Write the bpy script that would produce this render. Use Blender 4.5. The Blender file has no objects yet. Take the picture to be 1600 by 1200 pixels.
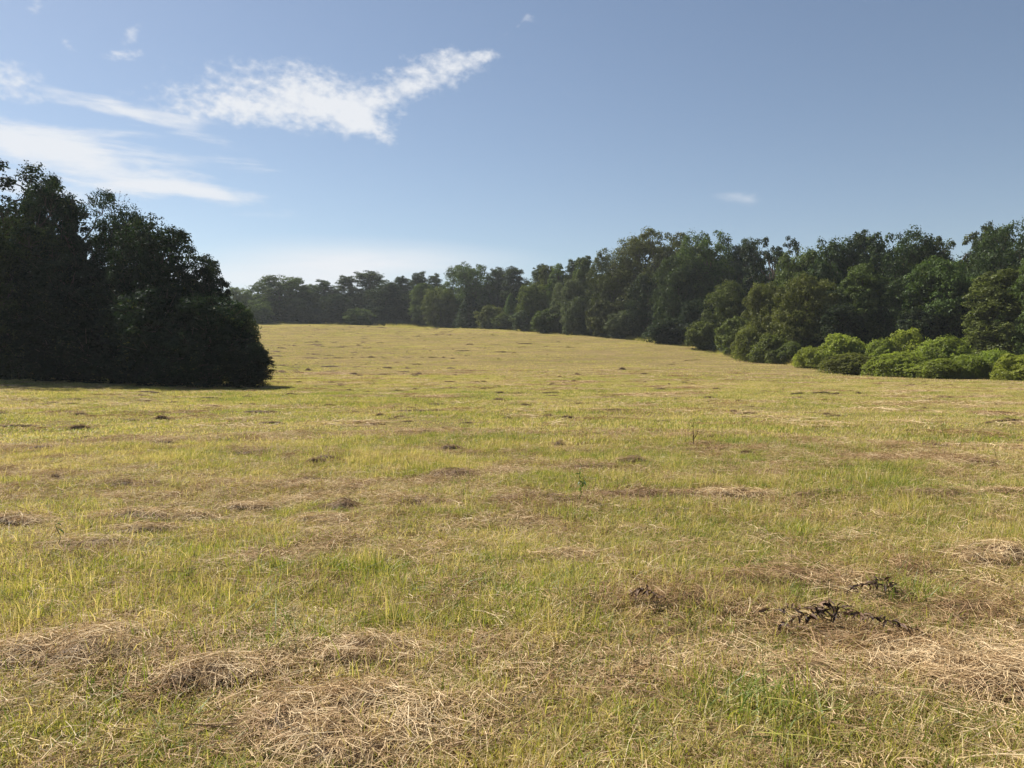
import bpy, math, random
import numpy as np
from mathutils import Vector

random.seed(7)
S = bpy.context.scene
COL = S.collection
R = math.radians

# ------------------------------------------------------------------ camera
EYE = 1.6
FPX = 1202.0            # focal length in photo pixels (1600 wide)
HORIZ = 560.0           # photo row of the eye-level horizon
cam_d = bpy.data.cameras.new('camera')
cam_d.sensor_width = 36.0
cam_d.lens = 36.0 * FPX / 1600.0
cam_d.clip_start = 0.05
cam_d.clip_end = 5000.0
cam = bpy.data.objects.new('camera', cam_d)
COL.objects.link(cam)
cam.location = (0, 0, EYE)
PITCH = math.atan((600 - HORIZ) / FPX)
cam.rotation_euler = (math.pi / 2 - PITCH, 0, 0)
S.camera = cam

# ------------------------------------------------------------------ light
SUN_LEFT = R(50)        # how far left of the view direction
SUN_EL = R(45)
sd = Vector((-math.sin(SUN_LEFT) * math.cos(SUN_EL), math.cos(SUN_LEFT) * math.cos(SUN_EL), math.sin(SUN_EL)))
sun_d = bpy.data.lights.new('sun', 'SUN')
sun_d.energy = 5.0
sun_d.angle = R(0.53)
sun_d.color = (1.0, 0.93, 0.82)
sun = bpy.data.objects.new('sun', sun_d)
COL.objects.link(sun)
sun.rotation_euler = sd.to_track_quat('Z', 'Y').to_euler()
sun.location = (0, 0, 60)

SKY_STRENGTH = 0.05
S.view_settings.view_transform = 'Standard'
S.view_settings.look = 'None'
S.view_settings.gamma = 1.0
S.view_settings.exposure = 1.12
S.view_settings.use_curve_mapping = False
S.render.engine = 'CYCLES'
S.cycles.max_bounces = 6
S.cycles.diffuse_bounces = 3
S.cycles.transmission_bounces = 4
S.cycles.glossy_bounces = 2
S.cycles.volume_bounces = 1
S.cycles.transparent_max_bounces = 8
S.cycles.use_denoising = True
S.cycles.sample_clamp_indirect = 4.0


def px_dir(px, py):
    """world direction of a photo pixel: used to read positions off the photograph"""
    v = Vector(((px - 800) / FPX, -(py - 600) / FPX, -1.0))
    v.rotate(cam.rotation_euler)
    return v.normalized()


class NT:
    """small helper for node trees"""
    def __init__(self, tree):
        self.t = tree
        tree.nodes.clear()

    def n(self, kind, **kw):
        nd = self.t.nodes.new(kind)
        for k, v in kw.items():
            setattr(nd, k, v)
        return nd

    def l(self, a, b):
        self.t.links.new(a, b)

    def _set(self, sock, v):
        if isinstance(v, bpy.types.NodeSocket):
            self.l(v, sock)
        else:
            sock.default_value = v

    def math(self, op, a, b=0.0, clamp=False):
        nd = self.n('ShaderNodeMath', operation=op, use_clamp=clamp)
        self._set(nd.inputs[0], a)
        self._set(nd.inputs[1], b)
        return nd.outputs[0]

    def noise(self, vec, scale, detail=3.0, rough=0.55, dist=0.0):
        nd = self.n('ShaderNodeTexNoise')
        if vec is not None:
            self.l(vec, nd.inputs['Vector'])
        nd.inputs['Scale'].default_value = scale
        nd.inputs['Detail'].default_value = detail
        nd.inputs['Roughness'].default_value = rough
        nd.inputs['Distortion'].default_value = dist
        return nd.outputs[0]

    def range(self, v, a, b, c=0.0, d=1.0, smooth=True):
        nd = self.n('ShaderNodeMapRange', interpolation_type='SMOOTHSTEP' if smooth else 'LINEAR')
        self.l(v, nd.inputs[0])
        for i, x in enumerate((a, b, c, d)):
            nd.inputs[i + 1].default_value = x
        return nd.outputs[0]

    def mix(self, f, a, b, mode='MIX'):
        nd = self.n('ShaderNodeMix', data_type='RGBA', blend_type=mode)
        self._set(nd.inputs[0], f)
        for i, x in ((6, a), (7, b)):
            if isinstance(x, bpy.types.NodeSocket):
                self.l(x, nd.inputs[i])
            else:
                nd.inputs[i].default_value = tuple(x) + (1.0,) if len(x) == 3 else x
        return nd.outputs[2]

    def mapping(self, vec, loc=(0, 0, 0), rot=(0, 0, 0), scale=(1, 1, 1), kind='POINT'):
        nd = self.n('ShaderNodeMapping', vector_type=kind)
        self.l(vec, nd.inputs[0])
        nd.inputs[1].default_value = loc
        nd.inputs[2].default_value = rot
        nd.inputs[3].default_value = scale
        return nd.outputs[0]


# ------------------------------------------------------------------ world: sky with thin clouds
world = bpy.data.worlds.new('World')
S.world = world
world.use_nodes = True
W = NT(world.node_tree)
sky = W.n('ShaderNodeTexSky', sky_type='NISHITA')
sky.sun_disc = False
sky.sun_elevation = SUN_EL
sky.sun_rotation = -SUN_LEFT
sky.altitude = 200
sky.air_density = 1.0
sky.dust_density = 0.35
sky.ozone_density = 1.6
hsv = W.n('ShaderNodeHueSaturation')
hsv.inputs['Saturation'].default_value = 0.9
hsv.inputs['Hue'].default_value = 0.5
hsv.inputs['Value'].default_value = 0.93
W.l(sky.outputs[0], hsv.inputs['Color'])
bg = W.n('ShaderNodeBackground')
W.l(hsv.outputs[0], bg.inputs[0])
bg.inputs[1].default_value = SKY_STRENGTH

tc = W.n('ShaderNodeTexCoord')
sep = W.n('ShaderNodeSeparateXYZ')
W.l(tc.outputs['Generated'], sep.inputs[0])
az = W.math('ARCTAN2', sep.outputs[0], sep.outputs[1])
el = W.math('ARCSINE', sep.outputs[2])
ang = W.n('ShaderNodeCombineXYZ')
W.l(az, ang.inputs[0])
W.l(el, ang.inputs[1])
# wispy warp of the outlines
wn = W.n('ShaderNodeTexNoise')
W.l(W.mapping(ang.outputs[0], scale=(1.0, 2.2, 1)), wn.inputs['Vector'])
wn.inputs['Scale'].default_value = 9.0
wn.inputs['Detail'].default_value = 5.0
wn.inputs['Roughness'].default_value = 0.6
sub = W.n('ShaderNodeVectorMath', operation='SUBTRACT')
W.l(wn.outputs['Color'], sub.inputs[0])
sub.inputs[1].default_value = (0.5, 0.5, 0.5)
scl = W.n('ShaderNodeVectorMath', operation='MULTIPLY')
W.l(sub.outputs[0], scl.inputs[0])
scl.inputs[1].default_value = (0.075, 0.034, 0.0)
add = W.n('ShaderNodeVectorMath', operation='ADD')
W.l(ang.outputs[0], add.inputs[0])
W.l(scl.outputs[0], add.inputs[1])
warped = add.outputs[0]


def cloud_mask(ells, vec=None):
    tot = None
    for (cx, cy, rx, ry, rot, st) in ells:
        d = px_dir(cx, cy)
        a0 = math.atan2(d.x, d.y)
        e0 = math.asin(d.z)
        k = math.cos(a0)
        m = W.mapping(vec or warped, loc=(a0, e0, 0), rot=(0, 0, R(-rot)), scale=(rx / FPX * k * 1.25, ry / FPX * k * 1.25, 1), kind='TEXTURE')
        ln = W.n('ShaderNodeVectorMath', operation='LENGTH')
        W.l(m, ln.inputs[0])
        v = W.range(ln.outputs['Value'], 1.25, 0.0, 0.0, st)
        tot = v if tot is None else W.math('ADD', tot, v)
    return tot


# puffy altocumulus patch (photo pixels: centre, radii, tilt downwards to the right, strength)
puff = cloud_mask([
    (450, 152, 140, 44, 4, 1.0), (545, 172, 85, 38, 16, 1.0), (360, 172, 130, 20, 2, .8), (680, 118, 80, 28, -14, .9), (620, 138, 50, 26, -10, .6), (270, 180, 90, 14, 2, .6),
    (755, 86, 34, 11, -16, .9), (655, 92, 70, 22, -8, .35), (830, 26, 20, 7, -5, .5), (795, 55, 30, 7, -40, .3), (590, 205, 34, 12, 18, .7),
    (197, 46, 20, 20, 60, .5), (203, 85, 24, 9, -12, .75), (105, 62, 14, 8, 40, .45), (48, 10, 10, 16, -40, .5), (20, 128, 62, 24, 3, .8)])
streak = cloud_mask([
    (190, 168, 150, 17, 7, .9), (110, 156, 80, 15, 4, .55), (310, 186, 120, 13, 0, .6), (20, 206, 120, 26, 8, .8), (120, 250, 190, 26, 9, .85),
    (40, 275, 170, 34, 3, .95), (260, 283, 160, 26, 11, .95), (350, 308, 80, 12, 8, .8), (215, 220, 200, 17, 3, .8), (352, 236, 70, 15, 14, .8),
    (240, 240, 150, 12, 5, .5), (1155, 308, 50, 10, 12, .33), (470, 388, 110, 7, 5, .35), (30, 120, 80, 12, 5, .6)])
soft = cloud_mask([(600, 405, 200, 26, 1, .8), (470, 425, 210, 30, -2, .8), (420, 445, 220, 24, 0, .5)], ang.outputs[0])
cells = W.noise(W.mapping(ang.outputs[0], rot=(0, 0, R(28)), scale=(1.0, 1.5, 1)), 70.0, 3.0, 0.55)
mid_n = W.noise(W.mapping(ang.outputs[0], rot=(0, 0, R(10)), scale=(0.7, 1.6, 1)), 24.0, 4.0, 0.6)
strands = W.noise(W.mapping(ang.outputs[0], rot=(0, 0, R(9)), scale=(0.32, 2.3, 1)), 17.0, 6.0, 0.6, 0.5)
pv_ = W.math('ADD', W.math('MULTIPLY', puff, 0.95), W.math('MULTIPLY', W.math('SUBTRACT', cells, 0.5), 1.9))
pv_ = W.math('ADD', pv_, W.math('MULTIPLY', W.math('SUBTRACT', mid_n, 0.5), 1.7))
d1 = W.math('MULTIPLY', W.range(pv_, 0.12, 1.55), W.range(puff, 0.02, 0.4))
sv_ = W.math('ADD', W.math('MULTIPLY', streak, 0.8), W.math('MULTIPLY', W.math('SUBTRACT', strands, 0.52), 3.4))
sv_ = W.math('ADD', sv_, W.math('MULTIPLY', W.math('SUBTRACT', mid_n, 0.5), 0.9))
d2 = W.math('MULTIPLY', W.range(sv_, 0.1, 1.35), W.range(streak, 0.02, 0.45))
d3 = W.math('MULTIPLY', soft, W.range(strands, 0.2, 0.75, 0.6, 1.0))
dens = W.math('MAXIMUM', W.math('MULTIPLY', d1, 0.97), W.math('MULTIPLY', d2, 0.93))
dens = W.math('MAXIMUM', dens, W.math('MULTIPLY', d3, 0.9), clamp=True)
cbg = W.n('ShaderNodeBackground')
cbg.inputs[0].default_value = (0.93, 0.955, 1.0, 1)
cbg.inputs[1].default_value = 0.41
mixs = W.n('ShaderNodeMixShader')
W.l(dens, mixs.inputs[0])
W.l(bg.outputs[0], mixs.inputs[1])
W.l(cbg.outputs[0], mixs.inputs[2])
wo = W.n('ShaderNodeOutputWorld')
W.l(mixs.outputs[0], wo.inputs[0])

# ------------------------------------------------------------------ mesh helpers
rng = np.random.default_rng(11)


def hash2(ix, iy, seed):
    h = (ix.astype(np.int64) * 374761393 + iy.astype(np.int64) * 668265263 + seed * 1442695041) & 0xFFFFFFFF
    h = ((h ^ (h >> 13)) * 1274126177) & 0xFFFFFFFF
    return ((h ^ (h >> 16)) & 0xFFFF) / 65535.0


def vnoise(x, y, seed=0):
    ix, iy = np.floor(x), np.floor(y)
    fx, fy = x - ix, y - iy
    fx = fx * fx * (3 - 2 * fx)
    fy = fy * fy * (3 - 2 * fy)
    a, b = hash2(ix, iy, seed), hash2(ix + 1, iy, seed)
    c, d = hash2(ix, iy + 1, seed), hash2(ix + 1, iy + 1, seed)
    return (a + (b - a) * fx) + ((c + (d - c) * fx) - (a + (b - a) * fx)) * fy - 0.5


def np_mesh(name, V, quads=None, tris=None, mat=None, pattr=None, fattr=None, smooth=False):
    me = bpy.data.meshes.new(name)
    V = np.ascontiguousarray(V, dtype=np.float32)
    me.vertices.add(len(V))
    me.vertices.foreach_set('co', V.ravel())
    parts, tot = [], []
    if quads is not None and len(quads):
        parts.append(np.asarray(quads, dtype=np.int32).ravel())
        tot.append(np.full(len(quads), 4, dtype=np.int32))
    if tris is not None and len(tris):
        parts.append(np.asarray(tris, dtype=np.int32).ravel())
        tot.append(np.full(len(tris), 3, dtype=np.int32))
    if parts:
        loops = np.concatenate(parts)
        tot = np.concatenate(tot)
        start = np.zeros(len(tot), dtype=np.int32)
        start[1:] = np.cumsum(tot)[:-1]
        me.loops.add(len(loops))
        me.loops.foreach_set('vertex_index', loops)
        me.polygons.add(len(tot))
        me.polygons.foreach_set('loop_start', start)
        if smooth:
            me.polygons.foreach_set('use_smooth', np.ones(len(tot), dtype=bool))
    for k, v in (pattr or {}).items():
        at = me.attributes.new(k, 'FLOAT', 'POINT')
        at.data.foreach_set('value', np.ascontiguousarray(v, dtype=np.float32))
    for k, v in (fattr or {}).items():
        at = me.attributes.new(k, 'FLOAT', 'FACE')
        at.data.foreach_set('value', np.ascontiguousarray(v, dtype=np.float32))
    me.update(calc_edges=True)
    if mat:
        me.materials.append(mat)
    return me


def link(name, me, parent=None, loc=None):
    o = bpy.data.objects.new(name, me)
    COL.objects.link(o)
    if parent is not None:
        o.parent = parent
    if loc is not None:
        o.location = loc
    return o


def thing(name, label, cat, loc, group=None, rz=0.0):
    o = bpy.data.objects.new(name, None)
    o.empty_display_size = 0.3
    COL.objects.link(o)
    o.location = loc
    o.rotation_euler = (0, 0, rz)
    o['label'] = label
    o['category'] = cat
    if group:
        o['group'] = group
    return o


def tag(o, label, cat, group=None):
    o['label'] = label
    o['category'] = cat
    if group:
        o['group'] = group
    return o


def unit(v):
    return v / np.maximum(np.linalg.norm(v, axis=-1, keepdims=True), 1e-9)


def rsphere(r, n):
    return unit(r.normal(size=(n, 3)))


def leaves_geo(r, C, N, size, aspect=0.62):
    """one folded four-sided leaf per centre"""
    n = len(C)
    a = unit(np.cross(N, r.normal(size=(n, 3))))
    b = np.cross(N, a)
    s = np.asarray(size).reshape(-1, 1)
    P0 = C - a * s * 0.5
    P1 = C + b * s * 0.5 * aspect + N * s * 0.06
    P2 = C + a * s * 0.5 - N * s * 0.12
    P3 = C - b * s * 0.5 * aspect + N * s * 0.06
    V = np.stack([P0, P1, P2, P3], 1).reshape(-1, 3)
    Q = np.arange(4 * n).reshape(n, 4)
    return V, Q


def ribbons(P, side, width, taper=0.15):
    """P (n,k,3) centre lines, side (n,3): flat strips"""
    n, k, _ = P.shape
    t = np.linspace(0, 1, k)
    w = np.asarray(width).reshape(-1, 1) * (1 - (1 - taper) * t ** 1.6)
    off = side[:, None, :] * w[..., None] * 0.5
    V = np.stack([P - off, P + off], 2).reshape(-1, 3)
    base = (np.arange(n) * k * 2)[:, None]
    j = np.arange(k - 1) * 2
    Q = np.stack([base + j, base + j + 1, base + j + 3, base + j + 2], -1).reshape(-1, 4)
    vv = np.repeat(np.tile(t, n), 2)
    return V, Q, vv


def tubes(paths, sides=6):
    """paths: list of (pts (m,3), radii (m,)); one joined mesh"""
    Vs, Qs, o = [], [], 0
    for pts, rad in paths:
        pts = np.asarray(pts, float)
        m = len(pts)
        tan = unit(np.gradient(pts, axis=0))
        ref = np.where(np.abs(tan[:, 2:3]) > 0.9, np.array([[1.0, 0, 0]]), np.array([[0, 0, 1.0]]))
        a = unit(np.cross(tan, ref))
        b = np.cross(tan, a)
        th = np.arange(sides) / sides * 2 * math.pi
        ring = pts[:, None, :] + np.asarray(rad)[:, None, None] * (a[:, None, :] * np.cos(th)[None, :, None] + b[:, None, :] * np.sin(th)[None, :, None])
        Vs.append(ring.reshape(-1, 3))
        i = np.arange(m - 1)[:, None] * sides
        j = np.arange(sides)[None, :]
        j2 = (j + 1) % sides
        Qs.append((np.stack([i + j, i + j2, i + sides + j2, i + sides + j], -1) + o).reshape(-1, 4))
        o += m * sides
    return np.concatenate(Vs), np.concatenate(Qs)


# ------------------------------------------------------------------ terrain
def eyez(py, Y):
    return EYE + (HORIZ - py) / FPX * Y


EDGE = [(400, 506, 215), (500, 507, 215), (600, 509, 210), (700, 513, 200), (800, 517, 182), (900, 523, 160), (960, 527, 146),
        (1000, 533, 135), (1080, 543, 118), (1150, 556, 100), (1250, 573, 80), (1350, 584, 68), (1450, 590, 60), (1600, 598, 52)]
ctl = []
for px, py, Y in EDGE:
    ctl.append(((px - 800) / FPX * Y, Y, eyez(py, Y)))
    Y2 = Y * 1.35
    ctl.append(((px - 800) / FPX * Y2, Y2, eyez(py, Y) * 0.97))
for px, py, Y in [(600, 603, 45), (600, 577, 75), (600, 551, 110), (600, 529, 150), (600, 516, 182), (900, 604, 44), (900, 578, 74), (900, 553, 104),
                  (900, 536, 132), (1200, 604, 44), (1200, 582, 70), (1100, 569, 86), (200, 560, 100), (200, 520, 170), (420, 548, 115), (420, 519, 172),
                  (420, 575, 78), (420, 609, 39.5), (0, 591, 52), (200, 601, 45), (-300, 580, 70), (-300, 540, 130), (0, 515, 215), (-300, 512, 215)]:
    ctl.append(((px - 800) / FPX * Y, Y, eyez(py, Y)))
for x in (-40, -20, -8, 0, 8, 20, 32):
    for y in (-40, -10, 4, 12, 24):
        ctl.append((x, y, 0.0))
for x, y, z in [(-300, -200, 0), (0, -250, 0), (300, -200, 0), (300, 100, -1), (300, 400, 2), (0, 420, 8), (-300, 420, 9), (-350, 100, 2), (120, 60, -1), (140, 140, 0)]:
    ctl.append((x, y, z))
ctl = np.array(ctl, float)
SC = 100.0


def _tps(d2):
    return np.where(d2 > 1e-12, 0.5 * d2 * np.log(np.maximum(d2, 1e-12)), 0.0)


_cx = ctl[:, :2] / SC
_n = len(ctl)
_A = np.zeros((_n + 3, _n + 3))
_A[:_n, :_n] = _tps(((_cx[:, None] - _cx[None]) ** 2).sum(-1)) + np.eye(_n) * 1e-4
_A[:_n, _n] = 1
_A[:_n, _n + 1:] = _cx
_A[_n:, :_n] = _A[:_n, _n:].T
_w = np.linalg.solve(_A, np.concatenate([ctl[:, 2], np.zeros(3)]))


def ground_z(x, y):
    x = np.atleast_1d(np.asarray(x, float))
    y = np.atleast_1d(np.asarray(y, float))
    out = np.empty(x.shape)
    fx, fy = x.ravel(), y.ravel()
    o = np.empty(fx.shape)
    for s in range(0, len(fx), 40000):
        q = np.stack([fx[s:s + 40000], fy[s:s + 40000]], 1) / SC
        d2 = ((q[:, None] - _cx[None]) ** 2).sum(-1)
        o[s:s + 40000] = _tps(d2) @ _w[:_n] + _w[_n] + q @ _w[_n + 1:]
    z = o.reshape(x.shape)
    z = z + 0.10 * vnoise(x / 2.3, y / 2.3, 1) + 0.045 * vnoise(x / 0.7, y / 0.7, 2) + 0.04 * vnoise(x / 0.21, y / 0.21, 3) + 0.5 * vnoise(x / 17, y / 17, 4) * np.clip((np.hypot(x, y) - 30) / 60, 0, 1)
    return z


Z0 = float(ground_z(0, 0)[0])


def gz(x, y):
    return float(ground_z(x, y)[0])


def ground_at(px, py):
    """where the view ray of a photo pixel meets the ground"""
    d = px_dir(px, py)
    t, hit = 1.0, None
    for _ in range(40):
        t = t + (EYE + d.z * t - gz(d.x * t, d.y * t)) / max(-d.z, 0.03) * 0.7
    return d.x * t, d.y * t


# ------------------------------------------------------------------ materials
def new_mat(name):
    m = bpy.data.materials.new(name)
    m.use_nodes = True
    return m, NT(m.node_tree)


def leaf_shader(N, color, tcolor, trans=0.36, gloss=0.05, rough=0.45):
    d = N.n('ShaderNodeBsdfDiffuse')
    N._set(d.inputs[0], color)
    t = N.n('ShaderNodeBsdfTranslucent')
    N._set(t.inputs[0], tcolor)
    m = N.n('ShaderNodeMixShader')
    m.inputs[0].default_value = trans
    N.l(d.outputs[0], m.inputs[1])
    N.l(t.outputs[0], m.inputs[2])
    g = N.n('ShaderNodeBsdfGlossy')
    g.inputs['Roughness'].default_value = rough
    g.inputs[0].default_value = (0.9, 0.95, 1, 1)
    m2 = N.n('ShaderNodeMixShader')
    m2.inputs[0].default_value = gloss
    N.l(m.outputs[0], m2.inputs[1])
    N.l(g.outputs[0], m2.inputs[2])
    o = N.n('ShaderNodeOutputMaterial')
    N.l(m2.outputs[0], o.inputs[0])
    return m2


def foliage_mat(name, trans=0.36, gloss=0.05):
    m, N = new_mat(name)
    oi = N.n('ShaderNodeObjectInfo')
    at = N.n('ShaderNodeAttribute', attribute_name='rnd')
    fac = N.range(at.outputs['Fac'], 0, 1, 0.62, 1.42, False)
    geo = N.n('ShaderNodeNewGeometry')
    big = N.range(N.noise(geo.outputs['Position'], 0.35, 2.0), 0.3, 0.7, 0.8, 1.22)
    v = N.math('MULTIPLY', fac, big)
    c = N.n('ShaderNodeVectorMath', operation='SCALE')
    N.l(oi.outputs['Color'], c.inputs[0])
    N.l(v, c.inputs['Scale'])
    yel = N.mix(N.range(at.outputs['Fac'], 0.8, 1.0, 0, 0.45), c.outputs[0], (0.13, 0.12, 0.03))
    tr = N.mix(1.0, yel, (1.35, 1.5, 0.7), 'MULTIPLY')
    leaf_shader(N, yel, tr, trans, gloss)
    return m


M_LEAF = foliage_mat('broad_leaves', 0.27, 0.006)
M_NEEDLE = foliage_mat('pine_needles', 0.22, 0.015)
M_VINE = foliage_mat('vine_leaves', 0.48, 0.008)

M_BARK, N = new_mat('bark')
geo = N.n('ShaderNodeNewGeometry')
p = N.mapping(geo.outputs['Position'], scale=(1, 1, 0.25))
b = N.n('ShaderNodeBsdfDiffuse')
N.l(N.mix(N.noise(p, 9.0, 5.0), (0.035, 0.028, 0.022), (0.13, 0.105, 0.085)), b.inputs[0])
o = N.n('ShaderNodeOutputMaterial')
N.l(b.outputs[0], o.inputs[0])


def field_factor(N):
    """0 = lush green, 1 = dry: the same over ground and blades"""
    geo = N.n('ShaderNodeNewGeometry')
    pos = geo.outputs['Position']
    n1 = N.noise(N.mapping(pos, scale=(0.6, 1.0, 0.6)), 0.55, 3.0, 0.6)
    n2 = N.noise(N.mapping(pos, loc=(31, 7, 0), scale=(0.45, 1.0, 0.3)), 0.085, 4.0, 0.6)
    n3 = N.noise(pos, 3.2, 2.0, 0.5)
    s = N.math('ADD', N.math('MULTIPLY', n1, 0.42), N.math('MULTIPLY', n2, 0.26))
    s = N.math('ADD', s, N.math('MULTIPLY', n3, 0.32))
    return N.range(s, 0.39, 0.63, 0.0, 1.0, False), pos


M_GROUND, N = new_mat('field_soil')
f, pos = field_factor(N)
fine = N.noise(pos, 22.0, 4.0, 0.7)
ramp = N.n('ShaderNodeValToRGB')
N.l(f, ramp.inputs[0])
ramp.color_ramp.elements[0].color = (0.19, 0.175, 0.06, 1)
ramp.color_ramp.elements[1].color = (0.33, 0.25, 0.13, 1)
e = ramp.color_ramp.elements.new(0.5)
e.color = (0.26, 0.22, 0.095, 1)
c1 = N.mix(N.range(fine, 0.35, 0.7), (0.13, 0.09, 0.045), ramp.outputs[0])
bs = N.n('ShaderNodeBsdfDiffuse')
N.l(c1, bs.inputs[0])
bump = N.n('ShaderNodeBump')
bump.inputs['Strength'].default_value = 0.7
bump.inputs['Distance'].default_value = 0.08
N.l(N.math('ADD', N.noise(pos, 6.0, 5.0, 0.7), fine), bump.inputs['Height'])
N.l(bump.outputs[0], bs.inputs['Normal'])
o = N.n('ShaderNodeOutputMaterial')
N.l(bs.outputs[0], o.inputs[0])


def grass_mat(name, dry_shift=0.0):
    m, N = new_mat(name)
    f, pos = field_factor(N)
    at = N.n('ShaderNodeAttribute', attribute_name='rnd')
    vv = N.n('ShaderNodeAttribute', attribute_name='along')
    f2 = N.math('ADD', f, N.math('MULTIPLY', N.math('SUBTRACT', at.outputs['Fac'], 0.5), 1.15))
    f2 = N.math('ADD', f2, N.math('MULTIPLY', N.math('SUBTRACT', 0.45, vv.outputs['Fac']), 0.3))
    f2 = N.math('ADD', f2, dry_shift + 0.16)
    r = N.n('ShaderNodeValToRGB')
    N.l(f2, r.inputs[0])
    els = r.color_ramp.elements
    els[0].position = 0.02
    els[0].color = (0.13, 0.175, 0.03, 1)
    els[1].position = 1.0
    els[1].color = (0.54, 0.42, 0.23, 1)
    for p_, c_ in ((0.3, (0.275, 0.275, 0.046, 1)), (0.55, (0.36, 0.325, 0.085, 1)), (0.78, (0.41, 0.325, 0.15, 1))):
        e = els.new(p_)
        e.color = c_
    tr = N.mix(1.0, r.outputs[0], (1.3, 1.36, 0.8), 'MULTIPLY')
    leaf_shader(N, r.outputs[0], tr, 0.42, 0.02, 0.5)
    return m


M_GRASS = grass_mat('grass_blades')
M_LUSH = grass_mat('lush_grass_blades', -0.33)


def straw_mat(name, lo, mid, hi):
    m, N = new_mat(name)
    at = N.n('ShaderNodeAttribute', attribute_name='rnd')
    geo = N.n('ShaderNodeNewGeometry')
    n = N.noise(geo.outputs['Position'], 3.0, 3.0)
    f = N.math('ADD', N.math('MULTIPLY', at.outputs['Fac'], 0.75), N.math('MULTIPLY', N.math('SUBTRACT', n, 0.4), 0.9))
    r = N.n('ShaderNodeValToRGB')
    N.l(f, r.inputs[0])
    els = r.color_ramp.elements
    els[0].color = lo + (1,)
    els[1].color = hi + (1,)
    e = els.new(0.5)
    e.color = mid + (1,)
    tr = N.mix(1.0, r.outputs[0], (1.0, 0.95, 0.8), 'MULTIPLY')
    leaf_shader(N, r.outputs[0], tr, 0.2, 0.015, 0.6)
    return m


M_STRAW = straw_mat('dry_straw', (0.24, 0.145, 0.075), (0.50, 0.365, 0.20), (0.70, 0.58, 0.38))
M_BROWN = straw_mat('brown_hay', (0.11, 0.065, 0.034), (0.29, 0.18, 0.088), (0.52, 0.38, 0.21))
M_DEAD = straw_mat('withered_leaf', (0.025, 0.014, 0.010), (0.085, 0.05, 0.034), (0.26, 0.165, 0.10))
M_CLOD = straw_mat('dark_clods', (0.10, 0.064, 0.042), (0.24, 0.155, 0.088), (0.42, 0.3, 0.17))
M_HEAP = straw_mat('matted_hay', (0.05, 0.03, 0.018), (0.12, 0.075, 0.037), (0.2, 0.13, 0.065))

# ------------------------------------------------------------------ ground: one sheet
fr = np.concatenate([np.linspace(-R(50), R(50), 361)[:-1], np.linspace(R(50), 2 * math.pi - R(50), 80)[:-1]])
rad = np.concatenate([[0.35], np.geomspace(0.8, 330, 330), [400, 480, 560]])
TH, RA = np.meshgrid(fr, rad)
gx = (RA * np.sin(TH)).ravel()
gy = (RA * np.cos(TH)).ravel()
gzv = ground_z(gx, gy)
na, nr = len(fr), len(rad)
i = np.arange(nr - 1)[:, None] * na
j = np.arange(na)[None, :]
j2 = (j + 1) % na
Q = np.stack([i + j, i + j2, i + na + j2, i + na + j], -1).reshape(-1, 4)
V = np.stack([gx, gy, gzv], 1)
V = np.concatenate([V, [[0, 0, gz(0, 0)]]])
T = np.stack([np.full(na, len(V) - 1), (np.arange(na) + 1) % na, np.arange(na)], 1)
g = link('ground', np_mesh('ground', V, Q[:, ::-1], T, M_GROUND, smooth=True))
g['kind'] = 'structure'


# ------------------------------------------------------------------ scatter helper (geometry nodes)
def scatter_stuff(name, templates, P, rot, scl, idx):
    tcol = bpy.data.collections.new(name + '_templates')
    for k, me in enumerate(templates):
        t = bpy.data.objects.new('%s_template_%02d' % (name, k), me)
        tcol.objects.link(t)
    me = bpy.data.meshes.new(name)
    me.vertices.add(len(P))
    me.vertices.foreach_set('co', np.ascontiguousarray(P, dtype=np.float32).ravel())
    a = me.attributes.new('rot', 'FLOAT_VECTOR', 'POINT')
    a.data.foreach_set('vector', np.ascontiguousarray(rot, dtype=np.float32).ravel())
    a = me.attributes.new('scl', 'FLOAT_VECTOR', 'POINT')
    a.data.foreach_set('vector', np.ascontiguousarray(scl, dtype=np.float32).ravel())
    a = me.attributes.new('idx', 'INT', 'POINT')
    a.data.foreach_set('value', np.ascontiguousarray(idx, dtype=np.int32))
    o = link(name, me)
    o['kind'] = 'stuff'
    ng = bpy.data.node_groups.new(name, 'GeometryNodeTree')
    ng.interface.new_socket('Geometry', in_out='INPUT', socket_type='NodeSocketGeometry')
    ng.interface.new_socket('Geometry', in_out='OUTPUT', socket_type='NodeSocketGeometry')
    gi = ng.nodes.new('NodeGroupInput')
    go = ng.nodes.new('NodeGroupOutput')
    iop = ng.nodes.new('GeometryNodeInstanceOnPoints')
    ci = ng.nodes.new('GeometryNodeCollectionInfo')
    ci.inputs['Collection'].default_value = tcol
    ci.inputs['Separate Children'].default_value = True
    ci.inputs['Reset Children'].default_value = True

    def named(nm, typ):
        n = ng.nodes.new('GeometryNodeInputNamedAttribute')
        n.data_type = typ
        n.inputs['Name'].default_value = nm
        return n.outputs['Attribute']
    e2r = ng.nodes.new('FunctionNodeEulerToRotation')
    ng.links.new(named('rot', 'FLOAT_VECTOR'), e2r.inputs[0])
    ng.links.new(gi.outputs[0], iop.inputs['Points'])
    ng.links.new(ci.outputs[0], iop.inputs['Instance'])
    iop.inputs['Pick Instance'].default_value = True
    ng.links.new(named('idx', 'INT'), iop.inputs['Instance Index'])
    ng.links.new(e2r.outputs[0], iop.inputs['Rotation'])
    ng.links.new(named('scl', 'FLOAT_VECTOR'), iop.inputs['Scale'])
    ng.links.new(iop.outputs[0], go.inputs[0])
    md = o.modifiers.new('scatter', 'NODES')
    md.node_group = ng
    return o


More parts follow.
